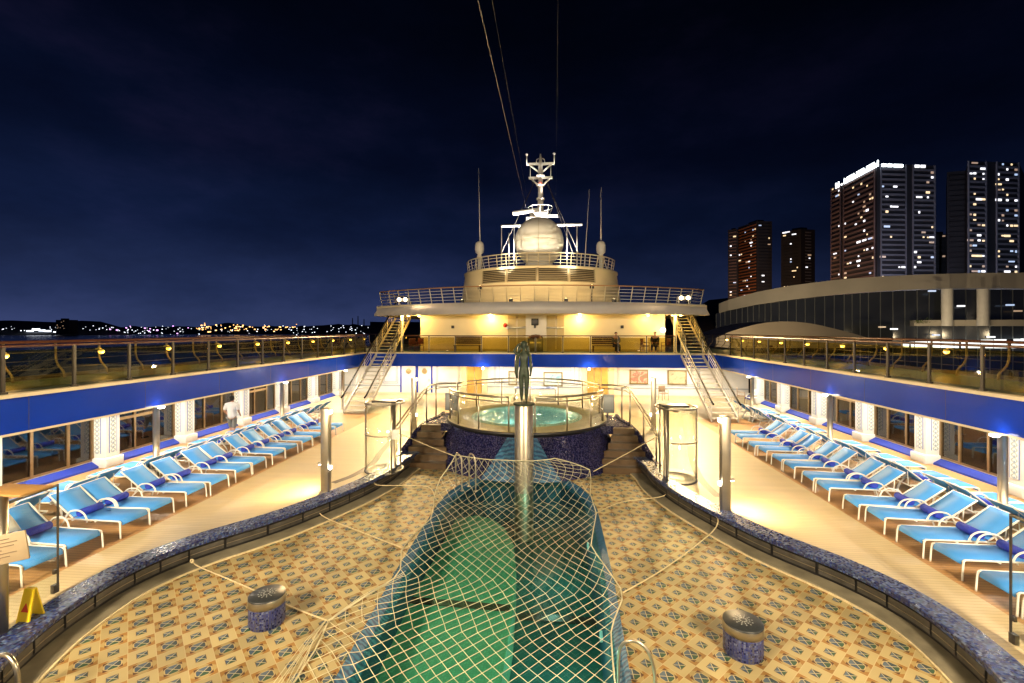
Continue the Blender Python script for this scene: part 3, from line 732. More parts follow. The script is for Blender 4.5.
pc = [((508.5, 517), 371, 385, [(.25, .35, .45), (.5, .5, .4), (.3, .2, .1)], 'small picture in the bordered panel left of the statue'),
      ((543.5, 562.5), 372, 386, [(.18, .38, .55), (.55, .62, .62), (.30, .40, .42)], 'blue harbour picture in the bordered panel beside the statue'),
      ((629.5, 648), 369.5, 384, [(.20, .18, .10), (.34, .13, .09), (.42, .38, .27), (.16, .19, .14)], 'reddish landscape picture, nearer the yellow doors'),
      ((667.5, 686.5), 370, 384.5, [(.40, .34, .20), (.55, .48, .30), (.18, .16, .1)], 'sepia picture of an arch beside the right staircase')]
for i, ((a, c), y0, y1, cols, lab) in enumerate(pc):
    x0, x1 = wx(a), wx(c); z1, z0 = at_y(a, y0, YW)[2], at_y(a, y1, YW)[2]; z1 = min(z1, 2.0)
    t = thing('picture', lab, 'picture', ((x0 + x1) / 2, YW - .03, z0), 0, 'framed pictures on the rear wall')
    b = MB(); w = .07
    b.bb(x0, x1, YW - .07, YW - .021, z0, z0 + w); b.bb(x0, x1, YW - .07, YW - .021, z1 - w, z1); b.bb(x0, x0 + w, YW - .07, YW - .021, z0 + w, z1 - w); b.bb(x1 - w, x1, YW - .07, YW - .021, z0 + w, z1 - w)
    b.build('frame', mat('gilt frame', (.22, .15, .05), .4, .4), t)
    b = MB(); b.bb(x0 + w, x1 - w, YW - .045, YW - .022, z0 + w, z1 - w); b.build('canvas', painting('picture %d' % i, cols, 1.6 + .4 * i), t)
# low table and chairs by the rear wall
x0, x1 = at_y(514, 390, 29.2)[0], at_y(557, 390, 29.2)[0]
t = thing('buffet_table', 'long low table with pale blue cloth in front of the central wall panel', 'table', ((x0 + x1) / 2, 29.2, 0))
b = MB(); b.rbox(((x0 + x1) / 2, 29.2, .72), (x1 - x0, .8, .05), .015); b.build('table_top', white_paint, t)
b = MB(); b.rbox(((x0 + x1) / 2, 29.2, .757), (x1 - x0 - .3, .84, .022), .008); b.build('cloth', mat('pale blue cloth', (.28, .34, .62), .8), t)
for sx in (x0 + .1, x1 - .1):
    for sy in (28.88, 29.52): b = MB(); b.tube([(sx, sy, 0), (sx, sy, .69)], .028, 8); b.build('leg', steel, t)
def deck_chair(name, label, loc, rz, m, grp):
    t = thing(name, label, 'chair', (0, 0, 0), 0, grp)
    b = MB(); b.rbox((0, 0, .43), (.46, .44, .05), .015); b.build('seat', m, t)
    b = MB(); b.rbox((0, .21, .7), (.46, .04, .4), .015); b.build('backrest', m, t)
    for sx in (-1, 1):
        b = MB(); b.tube([(sx * .21, -.2, 0), (sx * .21, -.2, .64), (sx * .21, .18, .66)], .018, 8); b.build('leg', m, t)
        b = MB(); b.tube([(sx * .21, .23, 0), (sx * .21, .2, .5), (sx * .21, .23, .9)], .018, 8); b.build('leg', m, t)
    t.location = loc; t.rotation_euler = (0, 0, rz); return t
tan_ch = mat('tan chair', (.34, .24, .15), .6)
p = unp(657, 396); deck_chair('patio_chair', 'tan chair standing alone by the rear wall under the pictures', (p[0], 29.6, 0), .3, tan_ch, None)
for i, (px, py, rz) in enumerate(((741, 403, 1.2), (752, 405, -1.4), (771, 404, .4))):
    p = unp(px, py); deck_chair('patio_chair', ('white patio chair nearest the right staircase', 'white patio chair pushed against the round table', 'white patio chair nearest the first window pilaster')[i], p, rz, frame_white if i else tan_ch, 'patio chairs behind the right staircase')
p = unp(760, 402)
t = thing('patio_table', 'white patio table among chairs behind the right staircase', 'table', p)
b = MB(); b.cyl(p, .45, .70, .74, 24); b.build('table_top', frame_white, t)
b = MB(); b.lathe([(.25, 0), (.25, .03), (.04, .05), (.04, .7)], p, 16); b.build('pedestal', frame_white, t)
# downlights over the rear of the deck
for i in range(9):
    x = -9.6 + 2.4 * i
    k = thing('downlight', 'round downlight in the ceiling before the rear wall, %s from the harbour side' % ORD[i], 'downlight', (x, 29.4, FB + .08), 0, 'downlights before the rear wall')
    b = MB(); b.lathe([(.13, .0), (.13, -.03), (.10, -.035)], (x, 29.4, FB + .084), 16); b.build('ring', white_paint, k)
    b = MB(); b.lathe([(.10, -.03), (.0, -.03)], (x, 29.4, FB + .084), 16); b.build('lens', lamp_white, k)
    light('AREA', (x, 29.4, FB + .03), 105, LN if i not in (2, 6) else LA, k, .2, aim=(x, 29.5, 0))
# two bright spots under the rear fascia
for px, lab in ((483, 'left of the statue'), (589, 'right of the statue')):
    p = at_y(px, 367, YB - .12)
    k = thing('fascia_spotlight', 'bright spotlight hung under the rear blue fascia %s' % lab, 'spotlight', p, 0, 'spotlights under the rear fascia')
    b = MB(); b.tube([(p[0], p[1] + .1, FB + .02), (p[0], p[1], FB - .04)], .03, 8); b.build('bracket', steel, k)
    b = MB(); b.ball((p[0], p[1] - .02, FB - .09), .075, 14); b.build('bulb', lamp_white, k)
    light('POINT', (p[0], p[1] - .15, FB - .12), 55, LN, k, .08)

# ================================================================ STAIRCASES
stair_tread = mat('stair tread', (.62, .60, .55), .5, 0, vary=(3, .15, .1))
def staircase(label, x, w, y0, z0, y1, z1, n, m, tread, handrail=hand_black, post_every=3):
    t = thing('staircase', label, 'staircase', (x, y0, z0))
    dy, dz = (y1 - y0) / n, (z1 - z0) / n; sgn = 1 if y1 > y0 else -1
    for i in range(n):
        b = MB(); b.box((x, y0 + dy * (i + .5), z0 + dz * (i + 1) - .02), (w - .06, abs(dy) * 1.12, .035)); b.build('step', tread, t)
    for s in (-1, 1):
        b = MB(); xx = x + s * w / 2
        b.quadbox([(xx, y0, z0 + .02), (xx, y0, z0 + .22), (xx, y1, z1 + .06), (xx, y1, z1 - .16)], .05); b.build('stringer', m, t)
        b = MB(); b.tube([(xx, y0 - sgn * .25, z0 + .9), (xx, y0, z0 + 1.0), (xx, y1, z1 + 1.0), (xx, y1 + sgn * .2, z1 + 1.02)], .045, 8); b.build('handrail', handrail, t)
        b = MB()
        for z in (.42, .62, .82): b.tube([(xx, y0, z0 + z), (xx, y1, z1 + z)], .012, 6)
        b.build('mid_rail', m, t)
        for i in range(0, n + 1, post_every):
            b = MB(); yy = y0 + dy * i; zz = z0 + dz * i; b.tube([(xx, yy, zz + .1), (xx, yy, zz + 1.0)], .02, 8); b.build('baluster', m, t)
    return t
staircase('white metal stairs left of the whirlpool from the pool deck to the upper deck', -9.4, 1.25, 23.3, 0, YB, UD, 15, white_paint, stair_tread)
staircase('white metal stairs right of the whirlpool from the pool deck to the upper deck', 9.3, 1.25, 22.7, 0, YB, UD, 15, white_paint, stair_tread)
yel = mat('cream stair paint', (.70, .58, .30), .45)
staircase('cream upper stairs on the left climbing under the sun deck', -9.7, 1.1, 28.6, UD, 32.2, 5.44, 12, yel, yel)
staircase('cream upper stairs on the right climbing under the sun deck', 9.7, 1.1, 28.6, UD, 32.2, 5.44, 12, yel, yel)

# ================================================================ DECKHOUSE ON THE UPPER DECK
SDT, SDB = 6.05, 5.45
dh = thing('deckhouse', 'cream wall of the deckhouse glowing yellow under the sun deck', 'deckhouse', (0, 31, UD))
b = MB(); b.bb(-8.1, 8.5, 31, 44, UD, SDB - .004); b.build('wall', cream_paint, dh)
def hx(px): return at_y(px, 320, 31)[0]
b = MB(); b.bb(hx(526), hx(546.5), 30.9, 30.998, UD, SDB - .006); b.build('pale_panel', white_paint, dh)
for a, c in ((508, 516), (518, 525.5), (547, 555), (557, 564)):
    b = MB(); b.bb(hx(a), hx(c), 30.94, 30.998, UD, SDB - .006); b.build('tan_stripe', tan_paint, dh)
b = MB(); b.tube([(hx(509), 30.9, 4.62), (hx(525.5), 30.9, 4.62)], .05, 8); b.tube([(hx(547), 30.9, 4.62), (hx(564), 30.9, 4.62)], .05, 8); b.build('pipe', white_paint, dh)
b = MB(); b.bb(-8.1, 8.5, 30.93, 30.997, UD, UD + .15); b.build('skirting', tan_paint, dh)
for i, px in enumerate((453, 622)):
    b = MB(); b.rbox((hx(px), 30.95, 4.66), (.2, .1, .2), .02); b.build('vent_cap', black, dh)
p = (hx(535), 30.8, 4.9)
t = thing('loudspeaker', 'black loudspeaker on the pale panel of the deckhouse', 'loudspeaker', p)
b = MB(); b.rbox((p[0], 30.78, 5.0), (.48, .24, .46), .03); b.build('cabinet', black, t); b = MB(); b.box((p[0], 30.8, 4.68), (.14, .1, .2)); b.build('bracket', black, t)
p = (hx(505.5), 30.85, 4.78)
t = thing('alarm_bell', 'small red alarm bell on the deckhouse wall beside the stripes', 'bell', p)
b = MB(); b.ball((p[0], p[1], p[2]), .15, 14); b.build('dome', red_paint, t); b = MB(); b.box((p[0] + .12, p[1] + .05, p[2] - .16), (.2, .1, .18)); b.build('bracket', frame_white, t)
x0, x1 = at_y(528, 343, 30.3)[0], at_y(543, 343, 30.3)[0]
t = thing('grill_cabinet', 'stainless grill cabinet with domed lid below the loudspeaker', 'grill', ((x0 + x1) / 2, 30.4, UD))
b = MB(); b.rbox(((x0 + x1) / 2, 30.4, UD + .45), (x1 - x0, .7, .9), .03); b.build('cabinet', steel_dark, t)
b = MB(); b.lathe([(.5, .0), (.46, .12), (.28, .22), (.0, .26)], ((x0 + x1) / 2, 30.4, UD + .9), 20, sy=.66); b.build('lid', dark_wood, t)
b = MB(); b.box(((x0 + x1) / 2 - .2, 30.03, UD + .62), (.3, .03, .1)); b.box(((x0 + x1) / 2 + .24, 30.03, UD + .62), (.3, .03, .1)); b.build('handle', steel, t)
for a, c, lab in ((454, 481, 'left of the statue'), (592, 618, 'right of the statue')):
    x0, x1 = at_y(a, 345, 29.9)[0], at_y(c, 345, 29.9)[0]
    t = thing('bench', 'dark slatted bench against the deckhouse wall %s' % lab, 'bench', ((x0 + x1) / 2, 30, UD), 0, 'dark benches on the upper deck')
    b = MB()
    for i in range(4): b.box(((x0 + x1) / 2, 29.7 + .12 * i, UD + .43), (x1 - x0, .1, .03))
    b.build('seat', dark_wood, t)
    b = MB()
    for i in range(4): b.box(((x0 + x1) / 2, 30.16, UD + .58 + .13 * i), (x1 - x0, .03, .1))
    b.build('backrest', dark_wood, t)
    for x in (x0 + .08, x1 - .08):
        for y in (29.72, 30.12): b = MB(); b.box((x, y, UD + .21), (.07, .07, .42)); b.build('leg', dark_wood, t)
for a, s in ((-9.15, 'left'), (8.95, 'right')):
    t = thing('deck_post', 'cream post holding up the sun deck beside the %s upper stairs' % s, 'post', (a, 30.2, UD), 0, 'posts under the sun deck')
    b = MB(); b.lathe([(.16, 0), (.16, .03), (.10, .05), (.10, 2.36), (.16, 2.42), (.16, 2.446)], (a, 30.2, UD), 16); b.build('shaft', cream_paint, t)
# soffit lamps
for i, (px, py, lab, pw) in enumerate(((402, 318, 'beside the left upper stairs', 60), (408.5, 316.5, 'left corner of the deckhouse', 60), (419, 316, 'left end of the cream wall', 55), (490, 311, 'over the left glow on the cream wall', 150), (580, 311, 'over the right glow on the cream wall', 150), (648, 317, 'right end of the cream wall', 55), (673, 317.5, 'right corner of the deckhouse', 60), (681, 319, 'beside the right upper stairs', 60))):
    Y = 30.4 if 410 < px < 660 else 29.9
    x = at_y(px, py, Y)[0]
    k = thing('soffit_lamp', 'round soffit lamp under the sun deck, %s' % lab, 'lamp', (x, Y, SDB), 0, 'soffit lamps under the sun deck')
    b = MB(); b.lathe([(.14, .0), (.14, -.05), (.11, -.06)], (x, Y, SDB - .005), 16); b.build('ring', cream_paint, k)
    b = MB(); b.lathe([(.11, -.055), (.06, -.08), (.0, -.085)], (x, Y, SDB - .005), 16); b.build('lens', lamp_warm, k)
    light('POINT', (x, Y, SDB - .22), pw * 1.15, (1, .60, .155), k, .1)
p = at_y(663, 330, 30.6)
t = thing('globe_lamp', 'bright globe lamp on the wall above the seated people', 'lamp', p)
b = MB(); b.ball(p, .17, 18); b.build('globe', emis('globe lamp glow', (1, .8, .45), 14), t); b = MB(); b.tube([(p[0], 30.99, p[2] + .12), (p[0], p[1], p[2] + .15)], .03, 8); b.build('bracket', cream_paint, t)
light('POINT', (p[0], p[1] - .3, p[2]), 40, (1, .72, .3), t, .17)

# ================================================================ SUN DECK, FUNNEL HOUSE, MASTS
def arc_y(x, c=26.0, e=30.0, h=10.9): return c + (e - c) * (abs(x) / h) ** 1.9
xs = [-10.9 + 21.8 * i / 48 for i in range(49)]
sd = struct(thing('sun_deck', None, None, (0, 30, SDB)))
b = MB(); poly = [(x, arc_y(x) + .12) for x in xs] + [(10.9, 46), (-10.9, 46)]
b.prism(poly, SDB, SDT - .01); b.build('deck_slab', cream_paint, sd)
b = MB()
fx = [(x, arc_y(x)) for x in xs]
for (xa, ya), (xb, yb) in zip(fx, fx[1:]):
    b.add([(xa * 1.012, ya - .06, SDB - .05), (xb * 1.012, yb - .06, SDB - .05), (xb * .985, yb + .1, SDT + .04), (xa * .985, ya + .1, SDT + .04), (xa, ya + .25, SDB - .05), (xb, yb + .25, SDB - .05), (xb * .985, yb + .2, SDT + .04), (xa * .985, ya + .2, SDT + .04)], [(0, 1, 2, 3), (4, 5, 1, 0), (3, 2, 6, 7)], 0, True)
b.build('fascia', band_paint, sd)
for s in (-1, 1):
    b = MB(); b.quadbox([(s * 10.98, 29.95, SDB - .05), (s * 10.98, 46, SDB - .05), (s * 10.75, 46, SDT + .04), (s * 10.75, 30.1, SDT + .04)], .04); b.build('fascia', band_paint, sd)
def rail(label, pts, z, h, nr, par_m, name='open_railing', every=1, lean=0.0, ctr=(0, 34), top_m=None):
    t = thing(name, label, 'railing', (pts[0][0], pts[0][1], z))
    def off(p, k):
        v = Vector((p[0] - ctr[0], p[1] - ctr[1], 0)).normalized() * lean * k; return (p[0] + v.x, p[1] + v.y)
    for p in pts[::every]:
        q = off(p, 1); b = MB(); b.tube([(p[0], p[1], z), (q[0], q[1], z + h)], .028, 6); b.build('post', par_m, t)
    b = MB()
    for i in range(1, nr): b.tube([(*off(p, i / nr), z + h * i / nr) for p in pts], .016, 6)
    b.build('mid_rail', par_m, t)
    b = MB(); b.tube([(*off(p, 1), z + h) for p in pts], .036, 8); b.build('handrail', top_m or par_m, t); return t
xr = [-10.5 + 21.0 * i / 26 for i in range(27)]
rail('long curved open railing around the front edge of the sun deck', [(-10.5, 36), (-10.5, 33)] + [(x, arc_y(x) + .4) for x in xr] + [(10.5, 33), (10.5, 36)], SDT + .03, .95, 5, cream_paint, lean=.18, top_m=mat('amber varnished rail', (.42, .22, .08), .35))
for px, s in ((403, 'left'), (684, 'right')):
    p = at_y(px, 299, 28.6)
    t = thing('floodlight', 'white floodlight frame on the %s end of the sun deck rail' % s, 'floodlight', (p[0], p[1], SDT), 0, 'floodlights on the sun deck')
    b = MB(); b.rbox((p[0], p[1], SDT + .35), (.8, .3, .22), .03); b.tube([(p[0] - .3, p[1] + .1, SDT), (p[0] - .3, p[1] + .1, SDT + .3)], .03, 8); b.tube([(p[0] + .3, p[1] + .1, SDT), (p[0] + .3, p[1] + .1, SDT + .3)], .03, 8); b.build('housing', frame_white, t)
    b = MB()
    for k in (-.2, .2): b.lathe([(.12, 0), (.09, .02), (0, .03)], (p[0] + k, 0, 0), 14); 
    b.v = [(x, p[1] - .155 - z, SDT + .35 + y) for x, y, z in b.v]; b.build('lens', lamp_warm, t)
    light('SPOT', (p[0], p[1] - .75, SDT + .4), 10500, (1, .68, .33), t, .8, aim=(p[0] * .35, 10.0, 0), ang=120, blend=.8)
fh = thing('funnel_house', 'tapered round cream house on the sun deck with a louvred front', 'deckhouse', (.1, 35, SDT))
FHX, FHY = .12, 35.0
b = MB(); b.lathe([(6.2, 0), (6.2, .15), (6.05, .2), (5.75, 2.45), (5.82, 2.48), (5.82, 2.6), (0, 2.62)], (FHX, FHY, SDT), 64, sy=.95); b.build('wall', cream_paint, fh)
slat_m = mat('cream louvre slats', (.42, .36, .24), .5); rec = mat('louvre recess', (.05, .04, .025), .7)
for i in range(4):
    a0, a1 = -PI / 2 - .72 + .355 * i + .012, -PI / 2 - .72 + .355 * (i + 1) - .012
    b = MB(); b.lathe([(5.84, 1.55), (5.88, 1.55), (5.79, 2.40), (5.75, 2.40)], (FHX, FHY, SDT), 10, a0, a1, sy=.95); lv = b.build('louvre_panel', rec, fh)
    b = MB()
    for k in range(7):
        z = 1.58 + .119 * k; r = 5.885 - .09 * (z - 1.55) / .85
        b.lathe([(r, z), (r + .05, z - .02), (r + .05, z + .005), (r, z + .03)], (FHX, FHY, SDT), 10, a0, a1, sy=.95)
    for a in (a0, a1): b.tube([(FHX + 5.92 * math.cos(a), FHY + 5.92 * .95 * math.sin(a), SDT + 1.53), (FHX + 5.82 * math.cos(a), FHY + 5.82 * .95 * math.sin(a), SDT + 2.43)], .04, 6)
    b.build('slats', slat_m, lv)
HT = SDT + 2.6
rail('round open railing on the roof of the funnel house', [(FHX + 5.5 * math.cos(a), FHY + 5.2 * math.sin(a)) for a in [PI + .25 + (PI - .5) * i / 20 for i in range(21)]], HT, .85, 4, cream_paint, lean=.12, ctr=(FHX, FHY))
# radome
p = at_y(539, 242, 33.2)
t = thing('radome', 'large white spherical radome in front of the mast', 'radome', (p[0], p[1], HT))
b = MB(); r = 1.78; b.lathe([(r * math.cos(a), r * math.sin(a)) for a in [-1.05 + (PI / 2 + 1.05) * i / 26 for i in range(26)]] + [(.001, r)], p, 48)
rd = b.build('dome', mat('radome shell', (.80, .76, .67), .75, 0, vary=(.6, .07, .05)), t)
b = MB()
b.tube([(p[0] + 1.785 * math.cos(2 * PI * i / 48), p[1] + 1.785 * math.sin(2 * PI * i / 48), p[2] - .05) for i in range(48)], .012, 5, True)
b.tube([(p[0], p[1] - 1.786 * math.cos(a), p[2] + 1.786 * math.sin(a)) for a in [-1.0 + 2.4 * i / 24 for i in range(25)]], .010, 5); b.build('seam', tan_paint, rd)
b = MB(); b.lathe([(1.1, HT - p[2]), (1.05, -1.75), (.95, -1.5), (.9, -1.5)], p, 32); b.build('base', white_paint, t)
# small domes on stands with whips
for px, py, lab, d in ((479.5, 247, 'left', -1), (601, 247, 'right', 1)):
    p = at_y(px, py, 33.0)
    t = thing('satellite_dome', 'small white satellite dome on a stand at the %s roof edge' % lab, 'satellite dome', (p[0], p[1], HT), 0, 'small satellite domes')
    b = MB(); b.lathe([(.30, -.36), (.33, -.2), (.33, .12), (.27, .3), (.15, .40), (.001, .43)], p, 24); b.build('dome', white_paint, t)
    b = MB(); b.lathe([(.14, HT - p[2] - .0), (.14, -.55), (.30, -.40), (.30, -.36)], p, 16)
    for k in (-1, 1): b.tube([(p[0] + k * .45, p[1], HT), (p[0] + k * .1, p[1], p[2] - .5)], .03, 6)
    b.build('stand', white_paint, t)
for (px, y0, px2, y1, Y, lab) in ((480, 243, 478.6, 168, 33.4, 'tall white whip antenna above the left satellite dome'), (601, 240, 601, 187, 33.4, 'short white whip antenna above the right satellite dome'), (584, 268, 589.5, 189, 34, 'slightly leaning white whip antenna right of the radome')):
    a, c = at_y(px, y0, Y), at_y(px2, y1, Y); a = (a[0], a[1], max(HT, a[2] if px != 584 else HT))
    b = MB(); b.tube([a, tuple(Vector(a).lerp(Vector(c), .3)), c], [.05, .032, .014], 8); tag(b.build('whip_antenna', white_paint), lab, 'antenna', 'whip antennas')
# main mast
MY = 36.0
mp_ = at_y(540.5, 200, MY); mx = mp_[0]
def mz(py): return at_y(540.5, py, MY)[2]
t = thing('radar_mast', 'white lattice-armed radar mast standing behind the radome', 'mast', (mx, MY, HT))
b = MB(); b.tube([(mx, MY, HT), (mx, MY, mz(225)), (mx, MY, mz(200)), (mx, MY, mz(166)), (mx, MY, mz(154))], [.33, .29, .22, .17, .06], 14)
for z in (mz(199), mz(185), mz(176)): b.lathe([(.2, -.12), (.34, -.06), (.34, .06), (.2, .12)], (mx, MY, z), 14)
b.build('pole', white_paint, t)
for py, half, up in ((164, 1.08, 1), (178, .92, 0)):
    b = MB(); z = mz(py); b.box((mx, MY, z), (half * 2, .18, .17))
    for s in (-1, 1):
        b.tube([(mx + s * half * .85, MY, z), (mx, MY, z - .75)], .075, 6)
        if up: b.tube([(mx + s * half, MY, z), (mx + s * half, MY, z + .75)], .05, 6); b.ball((mx + s * half, MY, z + .78), .1, 10); b.tube([(mx + s * half * .75, MY, z), (mx + s * half * .75, MY, mz(178))], .025, 6); b.tube([(mx + s * .35, MY, z), (mx + s * .3, MY, z + .35), (mx + s * .12, MY, z + .45)], .04, 6)
    b.build('crossarm', white_paint, t)
b = MB(); z = mz(214); b.lathe([(.25, -.7), (.75, -.05), (.75, 0), (.25, 0)], (mx, MY, z), 20); b.tube([(mx + .95 * math.cos(2 * PI * i / 24), MY + .95 * math.sin(2 * PI * i / 24), z + .5) for i in range(24)], .025, 6, True)
for i in range(8): b.tube([(mx + .75 * math.cos(PI * i / 4), MY + .75 * math.sin(PI * i / 4), z), (mx + .95 * math.cos(PI * i / 4), MY + .95 * math.sin(PI * i / 4), z + .5)], .02, 6)
b.box((mx - .7, MY - .3, z - .6), (.8, .5, .5)); b.box((mx + .9, MY - .3, z - .25), (.9, .4, .12)); b.build('platform', white_paint, t)
a, c = at_y(512.5, 213.5, MY - .4), at_y(541, 209.5, MY - .4)
b = MB(); d = Vector(c) - Vector(a); b.rbox(tuple((Vector(a) + Vector(c)) / 2), (d.length, .28, .3), .06, M_=Matrix.Rotation(-math.atan2(d.z, d.x), 3, 'Y')); b.tube([(a[0] + 1.5, a[1], a[2]), (a[0] + 1.5, a[1], a[2] - .8)], .14, 10); b.build('radar_scanner', white_paint, t)
a, c = at_y(501, 226, MY), at_y(582, 224.5, MY)
b = MB(); b.tube([a, c], .11, 8)
b.build('yard', white_paint, t)
for px in (501.5, 509, 514, 567, 577): b = MB(); b.tube([at_y(px, 226 if px != 509 else 233, MY), (at_y(px, 226, MY)[0], MY, HT)], .045, 6); b.build('yard_strut', white_paint, t)
b = MB(); b.ball((mx, MY - .25, mz(185)), .13, 10); b.build('mast_lamp', emis('red mast lamp', (1, .08, .05), 2.5), t)
stay_m = mat('stay wire', (.07, .065, .065), .6, .2); wire_m = mat('dark overhead wire', (.010, .010, .011), .8)
for i, (a, c) in enumerate((((535, 181), (500, 256)), ((546, 181), (580, 256)), ((547, 181), (576, 262)))):
    b = MB(); b.tube([at_y(*a, MY), at_y(*c, MY - 1 - .4 * i)], .03, 6); tag(b.build('stay_wire', stay_m), ('stay wire slanting left from the mast to the roof', 'outer stay wire slanting right from the mast to the roof', 'inner stay wire slanting right from the mast to the roof')[i], 'wire', 'mast stay wires')
for i, (a, c, r, lab) in enumerate((((526, 208), (478, 0), .012, 'bright long wire running from the mast yard overhead'), ((529, 208), (492, 0), .003, 'thin dark wire beside the bright overhead wire'), ((556, 200), (558, 0), .0025, 'thin dark wire rising straight up right of the mast'))):
    A, B_ = Vector(at_y(*a, MY)), Vector(at_y(*c, 9.0)); E_ = A + (B_ - A) * 1.3
    b = MB(); b.tube([A, B_, E_], r, 6); tag(b.build('overhead_wire', stay_m if i == 0 else wire_m), lab, 'wire', 'overhead wires')
# small floodlights that light the house, radome and mast
for px, py, Y, aim, pw, ang, lab in ((511, 300, 27.2, (-1.2, 33, 9.6), 300, 100, 'left of centre'), (566, 300, 27.2, (1.4, 33, 9.6), 300, 100, 'right of centre'), (462, 300, 27.8, (-3.2, 32, 8.2), 190, 110, 'at the left of the funnel house'), (614, 300, 27.8, (3.4, 32, 8.2), 190, 110, 'at the right of the funnel house')):
    p = at_y(px, py, Y); p = (p[0], Y, SDT + .18)
    k = thing('deck_spotlight', 'small spotlight on the sun deck floor %s' % lab, 'spotlight', (p[0], p[1], SDT), 0, 'spotlights on the sun deck floor')
    b = MB(); b.rbox(p, (.22, .2, .2), .03); b.build('housing', black, k); b = MB(); b.lathe([(.09, .1), (.0, .115)], p, 12); b.build('lens', lamp_warm, k)
    light('SPOT', (p[0], p[1], p[2] + .16), pw, (1, .66, .27), k, .1, aim=aim, ang=ang)
for s in (-1, 1):  # stand spotlights added to light the radome more evenly
    p = (s * 3.4, 27.7, SDT + 1.0)
    k = thing('radome_fill_spot', 'added stand spotlight aimed at the radome from the sun deck, %s end' % ('left' if s < 0 else 'right'), 'spotlight', (p[0], p[1], SDT), 0, 'spotlights added for the radome')
    b = MB(); b.rbox(p, (.25, .22, .24), .03); b.tube([(p[0], p[1], SDT), p], .03, 8); b.build('housing', black, k); b = MB(); b.lathe([(.1, .12), (.0, .135)], p, 12); b.build('lens', lamp_warm, k)
    light('SPOT', (p[0] - s * .1, p[1], p[2] + .2), (2000 if s < 0 else 1500), (1, .86, .62), k, .15, aim=(.1, 33.2, 11.3), ang=30)
for s in (-1, 1):
    p = (mx + s * 2.6, MY - 1.2, HT + .15)
    k = thing('mast_spotlight', 'white spotlight on the funnel house roof %s of the radome aimed at the mast' % ('left' if s < 0 else 'right'), 'spotlight', (p[0], p[1], HT), 0, 'spotlights aimed at the mast')
    b = MB(); b.rbox(p, (.25, .22, .24), .03); b.build('housing', black, k); b = MB(); b.lathe([(.1, .12), (.0, .135)], p, 12); b.build('lens', lamp_white, k)
    light('SPOT', (p[0], p[1] - .1, p[2] + .2), 11000, (1, .9, .76), k, .1, aim=(mx, MY, HT + 6.5), ang=75)
# ================================================================ WHIRLPOOL
TX, TY = -.02, 18.15
ht = thing('whirlpool', 'raised round whirlpool on a flared navy mosaic base behind the statue', 'whirlpool', (TX, TY, FLZ))
b = MB(); b.lathe([(3.72, FLZ), (3.66, FLZ + .12), (3.35, .2), (3.05, .6), (2.92, .84)], (TX, TY, 0), 72); b.build('flared_base', mosaic_navy, ht)
b = MB(); b.lathe([(2.92, .84), (2.86, .86), (2.86, .93), (3.12, .93), (3.14, .95), (3.14, 1.02), (3.12, 1.04)], (TX, TY, 0), 72); b.build('painted_shadow_ring', black, ht)  # shadow under the platform edge is put into the black colour
b = MB(); b.lathe([(3.12, 1.041), (2.2, 1.041), (2.19, 1.03)], (TX, TY, 0), 72); b.build('platform', mat('tan tub surround', (.36, .33, .19), .35, 0, vary=(5, .25, .1)), ht)
b = MB(); b.lathe([(2.2, 1.03), (2.15, 1.045), (2.05, 1.09), (1.98, 1.04), (1.95, .6), (1.4, .58), (1.4, .2), (0.001, .2)], (TX, TY, 0), 72); b.build('basin', tub_tile, ht)
b = MB(); b.lathe([(1.965, .985), (.001, .985)], (TX, TY, 0), 64); b.build('water_surface', tub_water, ht)
a0, a1 = -PI / 2 - .17, -PI / 2 + .17
b = MB(); pr = [(3.745, FLZ), (3.685, FLZ + .12), (3.375, .2), (3.075, .6), (2.945, .83)]
n = 16; ang = [.36, .34, .27, .21, .17]
for i in range(n + 1):
    for (r, z), w in zip(pr, ang): a = -PI / 2 + w * (2 * i / n - 1); b.v.append((TX + r * math.cos(a), TY + r * math.sin(a), z))
for i in range(n):
    for j in range(4): b.face((i * 5 + j, (i + 1) * 5 + j, (i + 1) * 5 + j + 1, i * 5 + j + 1), 0, True)
b.build('tile_panel', blue_wave, ht)
for a in (.6, 2.2, 3.9, 5.4):
    light('POINT', (TX + 1.2 * math.cos(a), TY + 1.2 * math.sin(a), .75), 11, (.8, 1, .95), ht, .1)
b = MB()
for i in range(26):
    a = RND.uniform(0, 6.28); r = RND.uniform(.2, 1.6); b.ball((TX + r * math.cos(a), TY + r * math.sin(a), .985), RND.uniform(.02, .05), 6, sz=.3)
b.build('foam_bubbles', white_paint, ht)
# round glass railing
t = thing('whirlpool_railing', 'round steel and glass railing enclosing the whirlpool', 'railing', (TX, TY, 1.04))
RR = 3.04
def rp(a, z, r=RR): return (TX + r * math.cos(a), TY + r * math.sin(a), z)
front = (-PI / 2 + .145, 3 * PI / 2 - .145)
segs = [(front[0], -.30), (.25, PI - .25), (PI + .30, front[1])]
for a, c in segs:
    k = max(2, round((c - a) / .42))
    for i in range(k + 1):
        q = a + (c - a) * i / k; b = MB(); b.tube([rp(q, 1.04), rp(q, 2.18)], .028, 8); b.build('post', steel, t)
        if i < k:
            q2 = a + (c - a) * (i + 1) / k; b = MB()
            b.lathe([(RR - .006, 1.10), (RR + .006, 1.10), (RR + .006, 1.98), (RR - .006, 1.98), (RR - .006, 1.10)], (TX, TY, 0), 5, q + .03, q2 - .03); b.build('glass_panel', glass_clear, t)
    b = MB(); b.tube([rp(a + (c - a) * i / 40, 2.20) for i in range(41)], .034, 8); b.tube([rp(a + (c - a) * i / 40, 2.05) for i in range(41)], .022, 8); b.build('handrail', steel, t)
